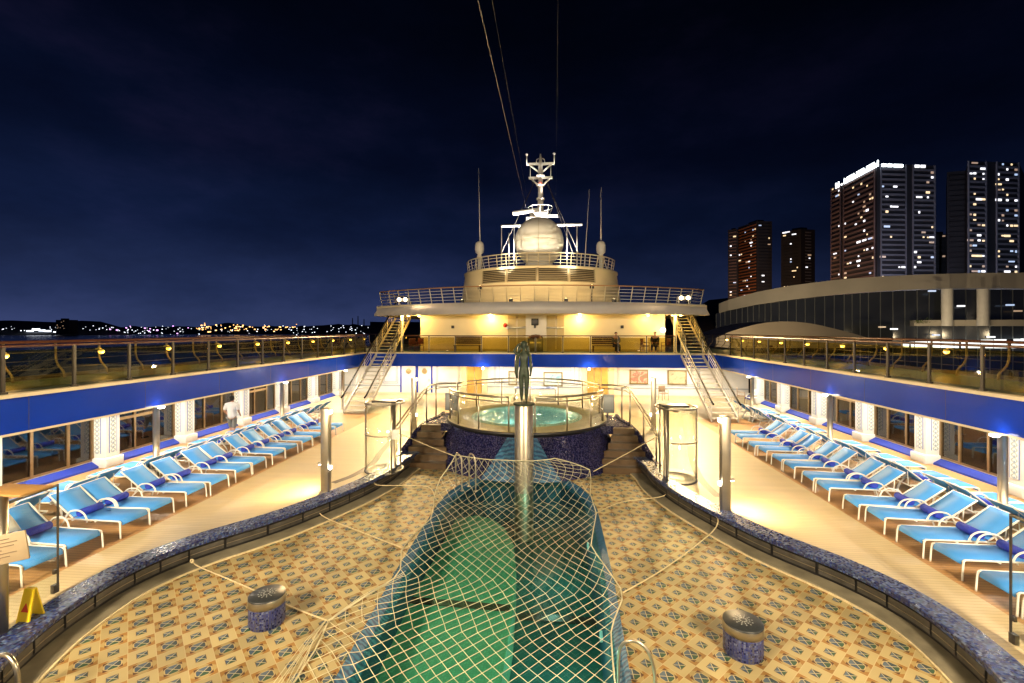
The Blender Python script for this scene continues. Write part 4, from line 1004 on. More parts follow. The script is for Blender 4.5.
# steps, landing and sloping glass handrail on both flanks
step_m = mat('brown wet step', (.09, .055, .028), .35, 0, vary=(4, .3, .15))
for s, lab in SIDES:
    t = thing('whirlpool_steps', 'dark curved steps up to the whirlpool landing on the %s' % lab, 'steps', (s * 4, 17, FLZ))
    for i in range(6):
        z = FLZ + .205 * (i + 1); y = 15.55 + .29 * i; y2 = y + .30
        def te(q): return max(2.7, math.sqrt(max(.1, 3.66 ** 2 - (TY - q) ** 2)) - .25)
        pol = [(s * te(y), y), (s * (wY(y) - .02), y), (s * (wY(y2) - .02), y2), (s * te(y2), y2)]
        if s < 0: pol = pol[::-1]
        b = MB(); b.prism(pol, FLZ - .01, z); b.build('step', step_m, t)
    b = MB(); pol = [(s * 2.7, 17.3), (s * 3.86, 17.3), (s * 3.6, 18.6), (s * 3.6, 19.5), (s * 2.5, 19.5)]
    b.prism(pol if s > 0 else pol[::-1], .55, .85); b.build('landing', mosaic_navy, t)
    b = MB(); wl = [(15.2, .05), (15.8, .12), (16.4, .42), (17.0, .75), (17.6, .9), (18.6, .9), (19.5, .9)]
    for (ya, za), (yb, zb) in zip(wl, wl[1:]): 
        xa, xb = wY(min(ya, 18.5)) + .02, wY(min(yb, 18.5)) + .02
        b.add([(s * xa, ya, 0), (s * xb, yb, 0), (s * xb, yb, zb), (s * xa, ya, za), (s * (xa + .12), ya, 0), (s * (xb + .12), yb, 0), (s * (xb + .12), yb, zb), (s * (xa + .12), ya, za)], [(0, 1, 2, 3), (5, 4, 7, 6), (3, 2, 6, 7)])
    b.build('side_wall', mosaic_navy, t)
    t = thing('landing_railing', 'sloping steel and glass handrail beside the whirlpool steps on the %s' % lab, 'railing', (s * 3.9, 17, 0))
    def wx_(y): return s * (wY(min(y, 18.5)) + .08)
    tp = [(s * 3.04, 18.9, 2.2), (s * 3.4, 18.7, 2.22), (wx_(18.3), 18.3, 2.22), (wx_(17.6), 17.6, 2.2), (wx_(16.5), 16.5, 1.62), (wx_(15.6), 15.6, 1.12), (wx_(15.3), 15.3, 1.0), (wx_(15.28), 15.28, .75)]
    b = MB(); b.tube(catmull(tp, 6), .034, 8); b.tube(catmull([(x, y, z - .16) for x, y, z in tp[:-1]], 6), .022, 8); b.build('handrail', steel, t)
    for y, z0, z1 in ((18.3, .86, 2.2), (17.55, .86, 2.15), (16.5, .5, 1.6), (15.5, .05, 1.05)):
        b = MB(); b.tube([(wx_(y), y, z0), (wx_(y), y, z1)], .03, 8); b.build('post', steel, t)
    for (y0, z0, y1, z1, h0, h1) in ((17.5, .95, 16.55, .62, 1.92, 1.43), (16.45, .58, 15.55, .2, 1.38, .93)):
        b = MB(); b.quadbox([(wx_(y0), y0, z0), (wx_(y1), y1, z1), (wx_(y1), y1, h1), (wx_(y0), y0, h0)], .012); b.build('glass_panel', glass_clear, t)
    k = thing('control_panel', 'grey control box on the whirlpool landing railing on the %s' % lab, 'control box', (s * 3.3, 19.2, .85), 0, 'control boxes by the whirlpool')
    b = MB(); b.rbox((s * 3.3, 19.25, 1.38), (.55, .14, .75), .02); b.tube([(s * 3.3, 19.25, .85), (s * 3.3, 19.25, 1.02)], .04, 8); b.build('housing', mat('grey box paint', (.30, .33, .34), .5), k)
    b = MB(); b.rbox((s * 3.3, 19.175, 1.40), (.45, .012, .5), .004); b.build('lid', mat('grey box lid', (.36, .39, .40), .4), k)

# ================================================================ FIGURES
def skin_mesh(name, V, E_, Rr, m, parent=None, sub=2, root=0):
    me = bpy.data.meshes.new(name); me.from_pydata(V, E_, []); ob = bpy.data.objects.new(name, me); C.objects.link(ob)
    ob.modifiers.new('s', 'SKIN'); sv = me.skin_vertices[0].data
    for i, r in enumerate(Rr): sv[i].radius = r if isinstance(r, tuple) else (r, r); sv[i].use_root = (i == root)
    sb = ob.modifiers.new('b', 'SUBSURF'); sb.levels = sub; sb.render_levels = sub
    bpy.context.view_layer.update()
    m2 = bpy.data.meshes.new_from_object(ob.evaluated_get(bpy.context.evaluated_depsgraph_get()))
    bpy.data.objects.remove(ob); bpy.data.meshes.remove(me)
    m2.name = name; m2.materials.clear(); m2.materials.append(m)
    m2.polygons.foreach_set('use_smooth', [True] * len(m2.polygons))
    o = bpy.data.objects.new(name, m2); C.objects.link(o)
    if parent is not None: o.parent = parent
    return o
class Fig:
    def __init__(s): s.V = []; s.E = []; s.R = []
    def chain(s, pts, start=None):
        p = start
        for (x, y, z, r) in pts:
            s.V.append((x, y, z)); s.R.append(r); i = len(s.V) - 1
            if p is not None: s.E.append((p, i))
            p = i
        return p
    def hand(s, w, d, up, k=1.0):       # wrist index, finger direction, thumb side
        W_ = Vector(s.V[w]); d = Vector(d).normalized(); u = Vector(up).normalized(); n_ = d.cross(u)
        palm = s.chain([(*(W_ + d * .05 * k), (.020 * k, .034 * k))], w)
        for j, (o, L) in enumerate(((.028, .075), (.010, .085), (-.009, .08), (-.027, .062))):
            a = W_ + d * .085 * k + u * o * k
            s.chain([(*a, .0095 * k), (*(a + d * L * .55 * k + n_ * .01), .0085 * k), (*(a + d * L * k + n_ * .03 * k), .0075 * k)], palm)
        a = W_ + d * .035 * k + u * .035 * k
        s.chain([(*a, .012 * k), (*(a + d * .045 * k + u * .018 * k), .010 * k)], palm)
def head(f, neck, top, fw, k=1.0, r=.083):   # neck index, head top, face direction
    N = Vector(f.V[neck]); T = Vector(top); a = (T - N); fw = Vector(fw)
    h = f.chain([(*(N + a * .30 + fw * .012), (.055 * k, .06 * k)), (*(N + a * .58 + fw * .01), (r * .92 * k, r * k)), (*(N + a * .84 - fw * .005), (r * .9 * k, r * .98 * k)), (*(T), .045 * k)], neck)
# --- bronze statue on its steel pedestal, standing in the far end of the pool
SX, SY = at_y(524, 404, 14.05)[0], 14.05
PZ = at_y(524, 403, 14.05)[2]
st = thing('statue', 'dark bronze statue of a slim standing woman on a tall steel pedestal', 'statue', (SX, SY, -1.9))
b = MB(); b.lathe([(.29, -1.98), (.29, PZ - .08), (.275, PZ - .05), (.0, PZ - .05)], (SX, SY, 0), 40); b.build('pedestal', steel, st)
b = MB(); b.cyl((SX, SY, 0), .33, PZ - .05, PZ, 32); b.build('base_plate', bronze_statue, st)
f = Fig(); zf = PZ
def S(x, y, z): return (SX + x, SY + y, zf + z)
pel = f.chain([(*S(0, 0, 1.02), (.155, .115))])
f.chain([(*S(0, 0, 1.16), (.125, .10)), (*S(0, -.01, 1.34), (.135, .115)), (*S(0, 0, 1.50), (.14, .085))], pel); ch = len(f.V) - 1
nk = f.chain([(*S(0, 0, 1.60), .052)], ch)
head(f, nk, S(.01, -.01, 1.90), (0, -1, 0), 1.08)
for s in (-1, 1):
    f.chain([(*S(s * .085, 0, .90), .105), (*S(s * .08, -.01, .55), .078), (*S(s * .078, -.01, .46), .070), (*S(s * .075, .015, .32), .072), (*S(s * .07, .01, .08), .032), (*S(s * .075, -.09, .03), .03), (*S(s * .08, -.15, .022), .022)], pel)
w = f.chain([(*S(.19, 0, 1.49), .052), (*S(.205, .01, 1.24), .046), (*S(.20, -.01, 1.0), .034)], ch); f.hand(w, (0, -.05, -1), (0, -1, 0))
w = f.chain([(*S(-.19, 0, 1.49), .052), (*S(-.31, -.02, 1.60), .05), (*S(-.18, .05, 1.80), .030)], ch); f.hand(w, (.6, .3, .5), (0, -1, 0), .9)
fo = skin_mesh('figure', f.V, f.E, f.R, bronze_statue, None, 2); fo.parent = st; fo.location = -st.location
b = MB(); b.ball(S(.0, .035, 1.80), .115, 18, sz=1.1); b.tube([S(-.10, .06, 1.78), S(-.16, .06, 1.62), S(-.2, .05, 1.48)], [.07, .06, .03], 8); b.tube([S(.09, .06, 1.76), S(.12, .07, 1.6), S(.12, .06, 1.48)], [.06, .05, .02], 8); b.build('hair', bronze_statue, st)
b = MB(); b.tube([S(-.2, .05, 1.5), S(-.23, .06, 1.2), S(-.24, .05, .95), S(-.22, .05, .76)], [.07, .07, .06, .03], 8); b.tube([S(.19, .06, 1.4), S(.215, .06, 1.1), S(.20, .05, .82)], [.03, .05, .02], 8); b.build('drape', bronze_statue, st)
for s in (-1, 1):
    b = MB(); b.ball(S(s * .032, -.085, 1.77), .012, 8); b.build('eye', bronze_statue, st)
b = MB(); b.ball(S(0, -.10, 1.735), .016, 8, sz=1.6); b.build('nose', bronze_statue, st)

# --- man in a white T-shirt walking away along the harbour side
t_ = (232 - 512) / F; mxx = -12.0; d_ = (mxx - CAMX) / (t_ * cs - sn); myy = t_ * d_ * sn + d_ * cs
pr = thing('person', 'man in white T-shirt and grey shorts walking past the windows behind the loungers', 'person', (mxx, myy, 0), .15)
f = Fig()
pel = f.chain([(0, 0, .93, (.145, .11))])
f.chain([(0, .01, 1.08, (.14, .105)), (0, 0, 1.26, (.165, .115)), (0, -.01, 1.42, (.17, .09))], pel); ch = len(f.V) - 1
nk = f.chain([(0, .01, 1.50, .055)], ch); head(f, nk, (-.02, .05, 1.755), (-.3, .95, 0))
for s, k in ((-1, .16), (1, -.14)):
    f.chain([(s * .095, .02, .84, .09), (s * .10, k * .6 + .04, .48, .062), (s * .10, k * .8, .32, .058), (s * .10, k - .02, .09, .04), (s * .10, k + .06, .035, .036), (s * .105, k + .15, .028, .028)], pel)
for s in (-1, 1):
    w = f.chain([(s * .205, -.01, 1.41, .056), (s * .275, -.04, 1.16, .043), (s * .245, .12, 1.0, .03)], ch); f.hand(w, (-s * .2, .7, -.5), (0, .5, .8))
skin_mesh('body', f.V, f.E, f.R, skin, pr)
f = Fig(); a = f.chain([(0, 0, .82, (.175, .16))]); c = f.chain([(0, .01, 1.04, (.178, .15)), (0, 0, 1.27, (.195, .15)), (0, -.01, 1.42, (.19, .13)), (0, 0, 1.53, (.085, .085))], a)
for s in (-1, 1): f.chain([(s * .21, -.01, 1.41, .088), (s * .272, -.035, 1.18, .082)], 3)
skin_mesh('shirt', f.V, f.E, f.R, white_cloth, pr)
f = Fig(); a = f.chain([(0, .01, .94, (.155, .122))])
for s, k in ((-1, .16), (1, -.14)): f.chain([(s * .098, .02, .82, .105), (s * .105, k * .5 + .03, .56, .088), (s * .105, k * .6 + .03, .46, .088)], a)
skin_mesh('shorts', f.V, f.E, f.R, grey_cloth, pr)
b = MB(); b.ball((-.018, .022, 1.69), .096, 18, sz=.98, t0=-.35); b.ball((0, -.02, 1.64), .085, 14, sz=.9); o = b.build('hair', hair); o.parent = pr
for s in (-1, 1): b = MB(); b.ball((-.018 + s * .092, .035, 1.635), .022, 8, sz=1.4); o = b.build('ear', skin); o.parent = pr
b = MB()
for s in (-1, 1): b.rbox((s * .10, (.16 if s < 0 else -.14) + .05, .03), (.095, .27, .06), .025)
o = b.build('shoes', dark_cloth); o.parent = pr
# --- two people sitting on the upper deck
def seated(label, loc, rz, shirt, lean=0):
    t = thing('person', label, 'person', loc, rz)
    f = Fig(); pel = f.chain([(0, 0, .50, (.155, .12))])
    f.chain([(0, .02, .66, (.145, .11)), (0, .04, .84, (.165, .115)), (0, .02, 1.0, (.165, .09))], pel); ch = len(f.V) - 1
    nk = f.chain([(0, 0, 1.08, .055)], ch); head(f, nk, (0, -.02, 1.33), (0, -1, 0))
    for s in (-1, 1):
        f.chain([(s * .10, -.1, .50, .085), (s * .12, -.42, .50, .064), (s * .12, -.44, .30, .056), (s * .12, -.42, .08, .04), (s * .12, -.5, .035, .034), (s * .125, -.58, .028, .026)], pel)
        w = f.chain([(s * .205, .02, .98, .055), (s * .25, -.06, .74, .043), (s * .12, -.28, .62, .03)], ch); f.hand(w, (-s * .4, -1, -.1), (s, 0, .3), .9)
    skin_mesh('body', f.V, f.E, f.R, skin, t)
    f = Fig(); a = f.chain([(0, 0, .50, (.172, .135))]); f.chain([(0, .02, .66, (.168, .13)), (0, .04, .85, (.184, .132)), (0, .02, .995, (.178, .105))], a)
    for s in (-1, 1): f.chain([(s * .21, .02, .97, .074), (s * .248, -.05, .76, .058), (s * .16, -.22, .65, .045)], 3)
    skin_mesh('shirt', f.V, f.E, f.R, shirt, t)
    f = Fig(); a = f.chain([(0, -.01, .505, (.165, .13))])
    for s in (-1, 1): f.chain([(s * .105, -.1, .50, .10), (s * .122, -.42, .50, .078), (s * .122, -.445, .30, .07), (s * .122, -.425, .12, .06)], a)
    skin_mesh('trousers', f.V, f.E, f.R, dark_cloth, t)
    b = MB(); b.ball((0, .012, 1.26), .096, 16, sz=1.0, t0=-.2); o = b.build('hair', hair); o.parent = t
    for s in (-1, 1): b = MB(); b.ball((s * .03, -.09, 1.225), .010, 8); o = b.build('eye', black); o.parent = t
    b = MB(); b.ball((0, -.105, 1.20), .014, 8, sz=1.5); o = b.build('nose', skin); o.parent = t
    return t
x = at_y(616, 340, 29.86)[0]; seated('dark haired person in pale top sitting on the right dark bench', (x, 29.88, UD - .03), .1, mat('pale blue top', (.12, .13, .17), .8))
x = at_y(655, 340, 30.1)[0]; seated('person in dark clothes sitting beneath the globe lamp', (x, 30.1, UD - .0), -.4, dark_cloth)
red_ch = mat('dark red chair', (.11, .022, .018), .5)
for px, Y, rz, lab in ((655, 30.14, -.4, 'dark red chair under the person in dark clothes'), (645, 29.7, 1.0, 'dark red chair left of the person in dark clothes'), (666, 29.8, -1.2, 'dark red chair right of the person in dark clothes'), (413, 29.6, .6, 'dark red chair nearest the left upper stairs'), (419, 30.1, -.3, 'dark red chair at the left end of the cream wall')):
    deck_chair('upper_deck_chair', lab, (at_y(px, 345, Y)[0], Y, UD), rz, red_ch, 'dark red chairs on the upper deck')

# ================================================================ SUN LOUNGERS
def make_lounger():
    r = thing('sun_lounger', 'x', 'sun lounger', (0, 0, 0), 0, 'blue sun loungers on the wooden decks')
    W2, H, HX = .33, .36, 1.18; ca, sa = math.cos(.66), math.sin(.66); L = .74
    hx_, hz_ = HX + L * ca, H + .02 + L * sa
    b = MB()
    for s in (-1, 1):
        b.tube([(.0, s * W2, H - .03), (.05, s * W2, H), (HX + .12, s * W2, H)], .0165, 8)
        b.tube([(HX, s * W2 * .96, H + .02), (hx_, s * W2 * .96, hz_)], .0155, 8)
        b.tube([(HX, s * W2, H), (1.62, s * W2, H)], .0165, 8)
    for x in (.03, .62, HX, 1.60): b.tube([(x, -W2, H - .03), (x, W2, H - .03)], .016, 6)
    b.tube([(hx_, -W2 * .96, hz_), (hx_, W2 * .96, hz_)], .0155, 8)
    for s in (-1, 1): b.tube([(HX + L * ca * .72, s * .2, H + L * sa * .72), (1.58, s * .2, H - .02)], .012, 6)
    b.build('frame', frame_white, r)
    for s in (-1, 1):
        b = MB(); b.tube(catmull([(.03, s * W2, H), (.005, s * (W2 + .01), H - .08), (-.015, s * (W2 + .015), .0)], 4), .0165, 8); b.build('leg', frame_white, r)
        b = MB(); b.tube(catmull([(1.30, s * W2, H), (1.44, s * (W2 + .01), H - .14), (1.52, s * (W2 + .015), .0)], 4), .0165, 8); b.build('leg', frame_white, r)
        b = MB(); b.tube(catmull([(.80, s * (W2 + .012), H), (.86, s * (W2 + .02), H + .13), (1.0, s * (W2 + .025), H + .2), (1.2, s * (W2 + .025), H + .17), (1.32, s * (W2 + .015), H + .02), (1.36, s * (W2 + .01), H - .05)], 5), .0165, 8); b.build('armrest', frame_white, r)
    b = MB(); q = [(.0, H - .085), (.012, H - .02), (.05, H + .012), (.35, H + .006), (.7, H - .006), (HX - .02, H + .008)]
    for i, (x, z) in enumerate(q):
        b.v += [(x, -W2 + .03, z + .008), (x, W2 - .03, z + .008), (x + .004, W2 - .03, z - .008), (x + .004, -W2 + .03, z - .008)]
    for i in range(len(q) - 1):
        for j in range(4): b.face((i * 4 + j, i * 4 + (j + 1) % 4, (i + 1) * 4 + (j + 1) % 4, (i + 1) * 4 + j), 0, j in (0, 2))
    b.face((0, 1, 2, 3)); e = len(b.v) - 4; b.face((e, e + 1, e + 2, e + 3)); b.build('seat', sling_blue, r)
    b = MB(); q = [0, .2, .4, .6, .72]; sag = [0, -.016, -.02, -.012, 0]
    for t_, sg in zip(q, sag):
        x, z = HX + t_ * ca - sg * sa, H + .03 + t_ * sa + sg * ca
        b.v += [(x, -W2 + .035, z + .008), (x, W2 - .035, z + .008), (x, W2 - .035, z - .008), (x, -W2 + .035, z - .008)]
    for i in range(4):
        for j in range(4): b.face((i * 4 + j, i * 4 + (j + 1) % 4, (i + 1) * 4 + (j + 1) % 4, (i + 1) * 4 + j), 0, j in (0, 2))
    b.face((0, 1, 2, 3)); b.face((16, 17, 18, 19)); b.build('backrest', sling_blue, r)
    b = MB(); b.tube([(HX - .06, -W2 + .085, H + .085), (HX - .06, -W2 + .10, H + .085), (HX - .06, W2 - .10, H + .085), (HX - .06, W2 - .085, H + .085)], [.055, .082, .082, .055], 14); b.build('bolster_pillow', navy_cloth, r)
    return r
IN = {-1: [18.95, 18.2, 17.15, 16.35, 15.35, 14.6, 13.6, 12.85, 11.8, 11.05, 10.0, 9.28, 8.2, 7.45, 6.4], 1: [18.95, 18.28, 17.1, 16.42, 15.38, 14.6, 13.54, 12.76, 11.64, 10.88, 9.85, 9.06, 8.05, 7.3, 6.25]}
OUTR = {-1: [22.2, 21.4, 20.3, 19.5, 18.4, 17.5, 16.35, 15.65, 14.5, 13.7, 12.75, 12.0, 10.9, 10.1, 9.0, 8.25, 7.2, 6.4], 1: [24.2, 23.5, 22.4, 21.6, 20.5, 19.7, 17.5, 16.75, 15.7, 14.9, 13.85, 13.1, 12.1, 11.35, 10.45, 9.7, 8.65, 7.9, 6.9, 6.1]}
proto = make_lounger(); used = [False]
def put(x, y, rz, label):
    o = proto if not used[0] else copy_tree(proto); used[0] = True
    o.location = (x, y, .004); o.rotation_euler = (0, 0, rz); o['label'] = label
for s, lab in SIDES:
    for i, y in enumerate(IN[s]):
        rz = (0 if s > 0 else PI) + RND.uniform(-.05, .05) + (-.05 if s > 0 else -.02)
        put(s * (8.18 + RND.uniform(-.04, .05)), y, rz, 'blue lounger with navy bolster facing the pool on the %s, %s from the stairs' % (lab, ORD[i]))
    for i, y in enumerate(OUTR[s]):
        rz = (PI if s > 0 else 0) + RND.uniform(-.06, .06)
        put(s * (12.05 + RND.uniform(-.05, .05)), y, rz, 'blue lounger with its back to the pool on the %s, %s from the stairs' % (lab, ORD[i] if i < 20 else 'last'))
t = thing('towel', 'white towel draped over the lounger behind the left glass screen', 'towel', (-9.3, 7.45, .8))
b = MB(); g_ = 8
for i in range(g_ + 1):
    for j in range(g_ + 1):
        u_, v_ = i / g_, j / g_; x = -9.05 - .5 * u_; z = .72 + .40 * math.sin(PI * .5 * u_) + .02 * math.sin(9 * v_ + 3 * u_) - (.12 * (1 - u_) * abs(v_ - .5)); b.v.append((x, 7.02 + .78 * v_, z))
for i in range(g_):
    for j in range(g_): k = i * (g_ + 1) + j; b.face((k, k + 1, k + g_ + 2, k + g_ + 1), 0, True)
o = b.build('cloth', towel_white, t); md = o.modifiers.new('thick', 'SOLIDIFY'); md.thickness = .03

# ================================================================ POOL-SIDE THINGS
# round mosaic stools
for (px, py), lab in (((267, 622), 'round stool with blue mosaic side and dark lid on the tiles left of the net'), ((743, 652), 'round stool with navy mosaic side and dark lid on the tiles right of the net')):
    x, y, z = unp(px, py, FLZ); r = .285
    t = thing('stool', lab, 'stool', (x, y, FLZ), 0, 'mosaic stools by the pool')
    b = MB(); b.lathe([(r * .93, 0), (r * .97, .02), (r * .97, .30), (r * .92, .33)], (x, y, FLZ), 36); b.build('mosaic_side', mosaic_stool, t)
    b = MB(); b.lathe([(r * .9, .325), (r * 1.0, .335), (r * 1.0, .44), (r * .98, .455)], (x, y, FLZ), 36); b.build('steel_band', steel, t)
    b = MB(); b.lathe([(r * .985, .452), (r * .985, .468), (r * .95, .478), (.001, .486)], (x, y, FLZ), 36); lid = b.build('lid', mat('dark mosaic lid', (.028, .032, .036), .42, 0, vary=(30, .35, .06)), t)
    b = MB()
    for k in range(12):
        a = k * PI / 6; 
        for rr in (.05, .09, .13): b.box((x + rr * math.cos(a), y + rr * math.sin(a), FLZ + .487), (.022, .014, .004), rz=a)
    b.build('star_inlay', mat('pale star inlay', (.30, .32, .32), .3), lid)
# showers
for s, (px, py) in ((-1, (383, 471)), (1, (677, 480))):
    lab = 'harbour side' if s < 0 else 'city side'
    x, y, z = unp(px, py, 0); y += .15
    t = thing('shower', 'round glass shower with steel ring top and black roof panel on the %s' % lab, 'shower', (x, y, 0), 0, 'round glass showers')
    R_ = .60
    b = MB(); b.tube([(x + R_ * math.cos(2 * PI * i / 32), y + R_ * math.sin(2 * PI * i / 32), 2.15) for i in range(32)], .028, 8, True); b.build('top_ring', steel, t)
    b = MB(); b.lathe([(R_ + .02, .0), (R_ + .02, .035), (R_ - .06, .035), (R_ - .08, .02), (.001, .01)], (x, y, 0), 36); b.build('tray', steel_dark, t)
    b = MB(); b.tube([(x + R_ * math.cos(a), y + R_ * math.sin(a), 1.18) for a in [(PI - .1) + i * (PI * .75) / 20 for i in range(21)]] if s < 0 else [(x + R_ * math.cos(a), y + R_ * math.sin(a), 1.18) for a in [PI * 1.35 + i * (PI * .7) / 20 for i in range(21)]], .022, 8); b.build('mid_ring', steel, t)
    angs = (PI * 1.02, PI * 1.72, PI * .3) if s < 0 else (PI * 1.98, PI * 1.28, PI * .7)
    for a in angs: b = MB(); b.tube([(x + R_ * math.cos(a), y + R_ * math.sin(a), 0), (x + R_ * math.cos(a), y + R_ * math.sin(a), 2.15)], .026, 8); b.build('post', steel, t)
    b = MB(); cx_ = x - s * R_ * .42; cy_ = y + .1; b.lathe([(.1, 0), (.085, .02), (.085, 2.2), (.0, 2.2)], (cx_, cy_, 0), 16); sc_ = b.build('shower_column', steel, t)
    b = MB(); b.lathe([(.02, 0), (.09, -.02), (.09, -.035), (0, -.035)], (x + s * .02, y + .05, 2.02), 14); b.tube([(cx_, cy_, 2.1), (x + s * .02, y + .05, 2.05), (x + s * .02, y + .05, 2.0)], .016, 6); b.build('shower_head', steel, sc_)
    b = MB(); b.rbox((x - s * .05, y, 2.19), (.78, .5, .05), .02); b.build('roof_panel', black, t)
    for a, c in ((angs[0] + .06, angs[1] - .06) if s < 0 else (angs[1] + .06, angs[0] - .06), (angs[2] + .2, PI * .95) if s < 0 else (.1, angs[2] - .2)):
        b = MB(); b.lathe([(R_ - .006, .12), (R_ + .006, .12), (R_ + .006, 2.05), (R_ - .006, 2.05), (R_ - .006, .12)], (x, y, 0), 14, a, c); b.build('glass_screen', glass_clear, t)
    if s < 0:
        k = thing('notice_plate', 'small pale notice plate fixed to the harbour side shower', 'notice', (x + .35, y - .45, 1.2))
        b = MB(); b.rbox((x + .42, y - .44, 1.22), (.34, .012, .30), .004, M_=Matrix.Rotation(.35, 3, 'Z')); b.build('plate', white_paint, k)
# light columns
lc = [((326, 492), 2.30, .13, 'tall square steel light column at the rim on the harbour side', 1), ((725, 511), 2.33, .13, 'tall square steel light column at the rim on the city side', 1), ((414, 430), 2.35, .12, 'steel light column behind the harbour side shower', 0), ((653.5, 430), 2.35, .12, 'steel light column behind the city side shower', 0)]
for (px, py), h, w, lab, near in lc:
    x, y, z = unp(px, py, 0); s = -1 if px < 512 else 1
    t = thing('light_column', lab, 'light column', (x, y, 0), 0, 'square steel light columns')
    b = MB(); b.rbox((x, y, h / 2), (w * 1.65, w * 1.5, h), .012); b.rbox((x, y, .02), (.3, .3, .04), .01); b.build('shaft', steel, t)
    b = MB(); b.rbox((x - s * (w * .82 + .03), y - .02, .68), (.05, .08, .10), .012); b.build('inner_lamp', lamp_white, t)
    b = MB(); b.rbox((x + s * (w * .82 + .05), y, .80), (.10, .13, .06), .012); b.build('lamp_hood', steel, t); b = MB(); b.rbox((x + s * (w * .82 + .05), y, .762), (.07, .10, .02), .006); b.build('outer_lamp', lamp_white, t)
    light('SPOT', (x + s * .22, y + .02, .72), 300 if near else 60, LW, t, .05, aim=(x + s * 1.0, y + .05, 0), ang=130, blend=.9)
    light('POINT', (x - s * .28, y - .05, .7), 9, LN, t, .06)
    light('POINT', (x - s * .3, y + .0, h - .1), 12, LW, t, .08)
    b = MB(); b.rbox((x - s * (w * .82 + .02), y, h - .1), (.05, .14, .1), .01); b.build('head_lamp', lamp_warm, t)
# pool ladder handrails
def loop(name, label, pts, grp='looped steel handrails by the pool', rr=.022):
    t = thing(name, label, 'handrail', pts[0], 0, grp)
    b = MB(); b.tube(catmull(pts, 8), rr, 10); b.build('rail', steel, t)
    for p in (pts[0], pts[-1]): b = MB(); b.lathe([(.06, 0), (.06, .012), (.025, .02)], p, 14); b.build('flange', steel, t)
for dx, lab in ((0, 'left one of the pair under the far end of the net'), (.42, 'right one of the pair under the far end of the net')):
    x = -2.0 + dx
    loop('pool_handrail', 'looped steel ladder handrail, %s' % lab, [(x, 13.9, FLZ + .02), (x, 13.9, .3), (x, 13.8, .62), (x, 13.5, .72), (x, 13.15, .6), (x, 13.05, .2), (x, 13.05, -.5)] if False else [(x, 13.95, FLZ), (x, 13.95, .2), (x + .02, 13.85, .58), (x + .12, 13.7, .68), (x + .24, 13.6, .55), (x + .27, 13.55, .2), (x + .27, 13.55, FLZ)])
a = unp(648, 690, FLZ); loop('pool_handrail', 'looped steel ladder handrail at the near right corner of the net', [(a[0] + .05, 6.1, FLZ), (a[0] + .05, 6.1, -.05), (a[0] - .03, 6.12, .22), (a[0] - .2, 6.15, .33), (a[0] - .36, 6.2, .22), (a[0] - .4, 6.22, -.02), (a[0] - .4, 6.22, -.6)])
loop('pool_handrail', 'tan looped handrail by the rim at the lower left corner', [(-6.05, 5.17, -.34), (-6.05, 5.17, .15), (-5.98, 5.15, .33), (-5.82, 5.12, .39), (-5.68, 5.1, .30), (-5.64, 5.1, .1), (-5.64, 5.1, -.34)], rr=.028)
# glass wind screens at the near ends of the rim
for s, y0, y1, lab in ((-1, 6.98, 5.2, 'left'), (1, 7.0, 5.4, 'right')):
    x0, x1 = (-7.33, -7.1) if s < 0 else (7.42, 7.3)
    t = thing('glass_screen', 'tall clear glass screen on the blue rim at the %s edge' % lab, 'glass screen', (x0, y0, 0), 0, 'glass screens on the rim')
    b = MB(); b.quadbox([(x0, y0, .06), (x1, y1, .06), (x1, y1, 1.82), (x0, y0, 1.82)], .014); b.build('glass_panel', glass_clear, t)
    b = MB(); b.tube([(x0, y0, 1.84), (x1, y1, 1.84)], .025, 8); b.build('top_rail', dark_rail, t)
    b = MB(); b.box((x0, y0 + .005, .95), (.022, .022, 1.8)); b.build('edge_strip', steel_dark, t)
    b = MB(); b.box((x0, y0 - .04, .12), (.06, .09, .14)); b.build('clamp', steel_dark, t); b = MB(); b.box((x0, y0 - .04, .4), (.04, .05, .07)); b.build('clamp', steel_dark, t)
p = unp(13, 640, 0)
t = thing('sign_post', 'steel post with a beige notice board behind the left glass screen', 'sign', (-7.0, 5.95, .05))
b = MB(); b.tube([(-7.02, 5.95, .05), (-7.02, 5.95, 2.05)], .085, 16); b.build('post', steel, t)
b = MB(); b.rbox((-6.86, 5.82, 1.32), (.62, .03, .42), .008, M_=Matrix.Rotation(.45, 3, 'Z') @ Matrix.Rotation(-.12, 3, 'Y')); bd = b.build('board', sign_board, t)
b = MB(); Mx = Matrix.Rotation(.45, 3, 'Z') @ Matrix.Rotation(-.12, 3, 'Y')
for i, w in enumerate((.40, .48, .44, .3, .46, .38)):
    c = Mx @ Vector((-.03 - (.48 - w) / 2, -.019, .14 - .05 * i)); b.rbox((-6.86 + c.x, 5.82 + c.y, 1.32 + c.z), (w, .004, .012), .001, M_=Mx)
b.build('printed_lines', ink, bd)
b = MB(); b.rbox((-7.05, 6.15, 2.05), (.75, .45, .04), .015); b.build('shelf', mat('tan shelf', (.42, .24, .08), .45), t)
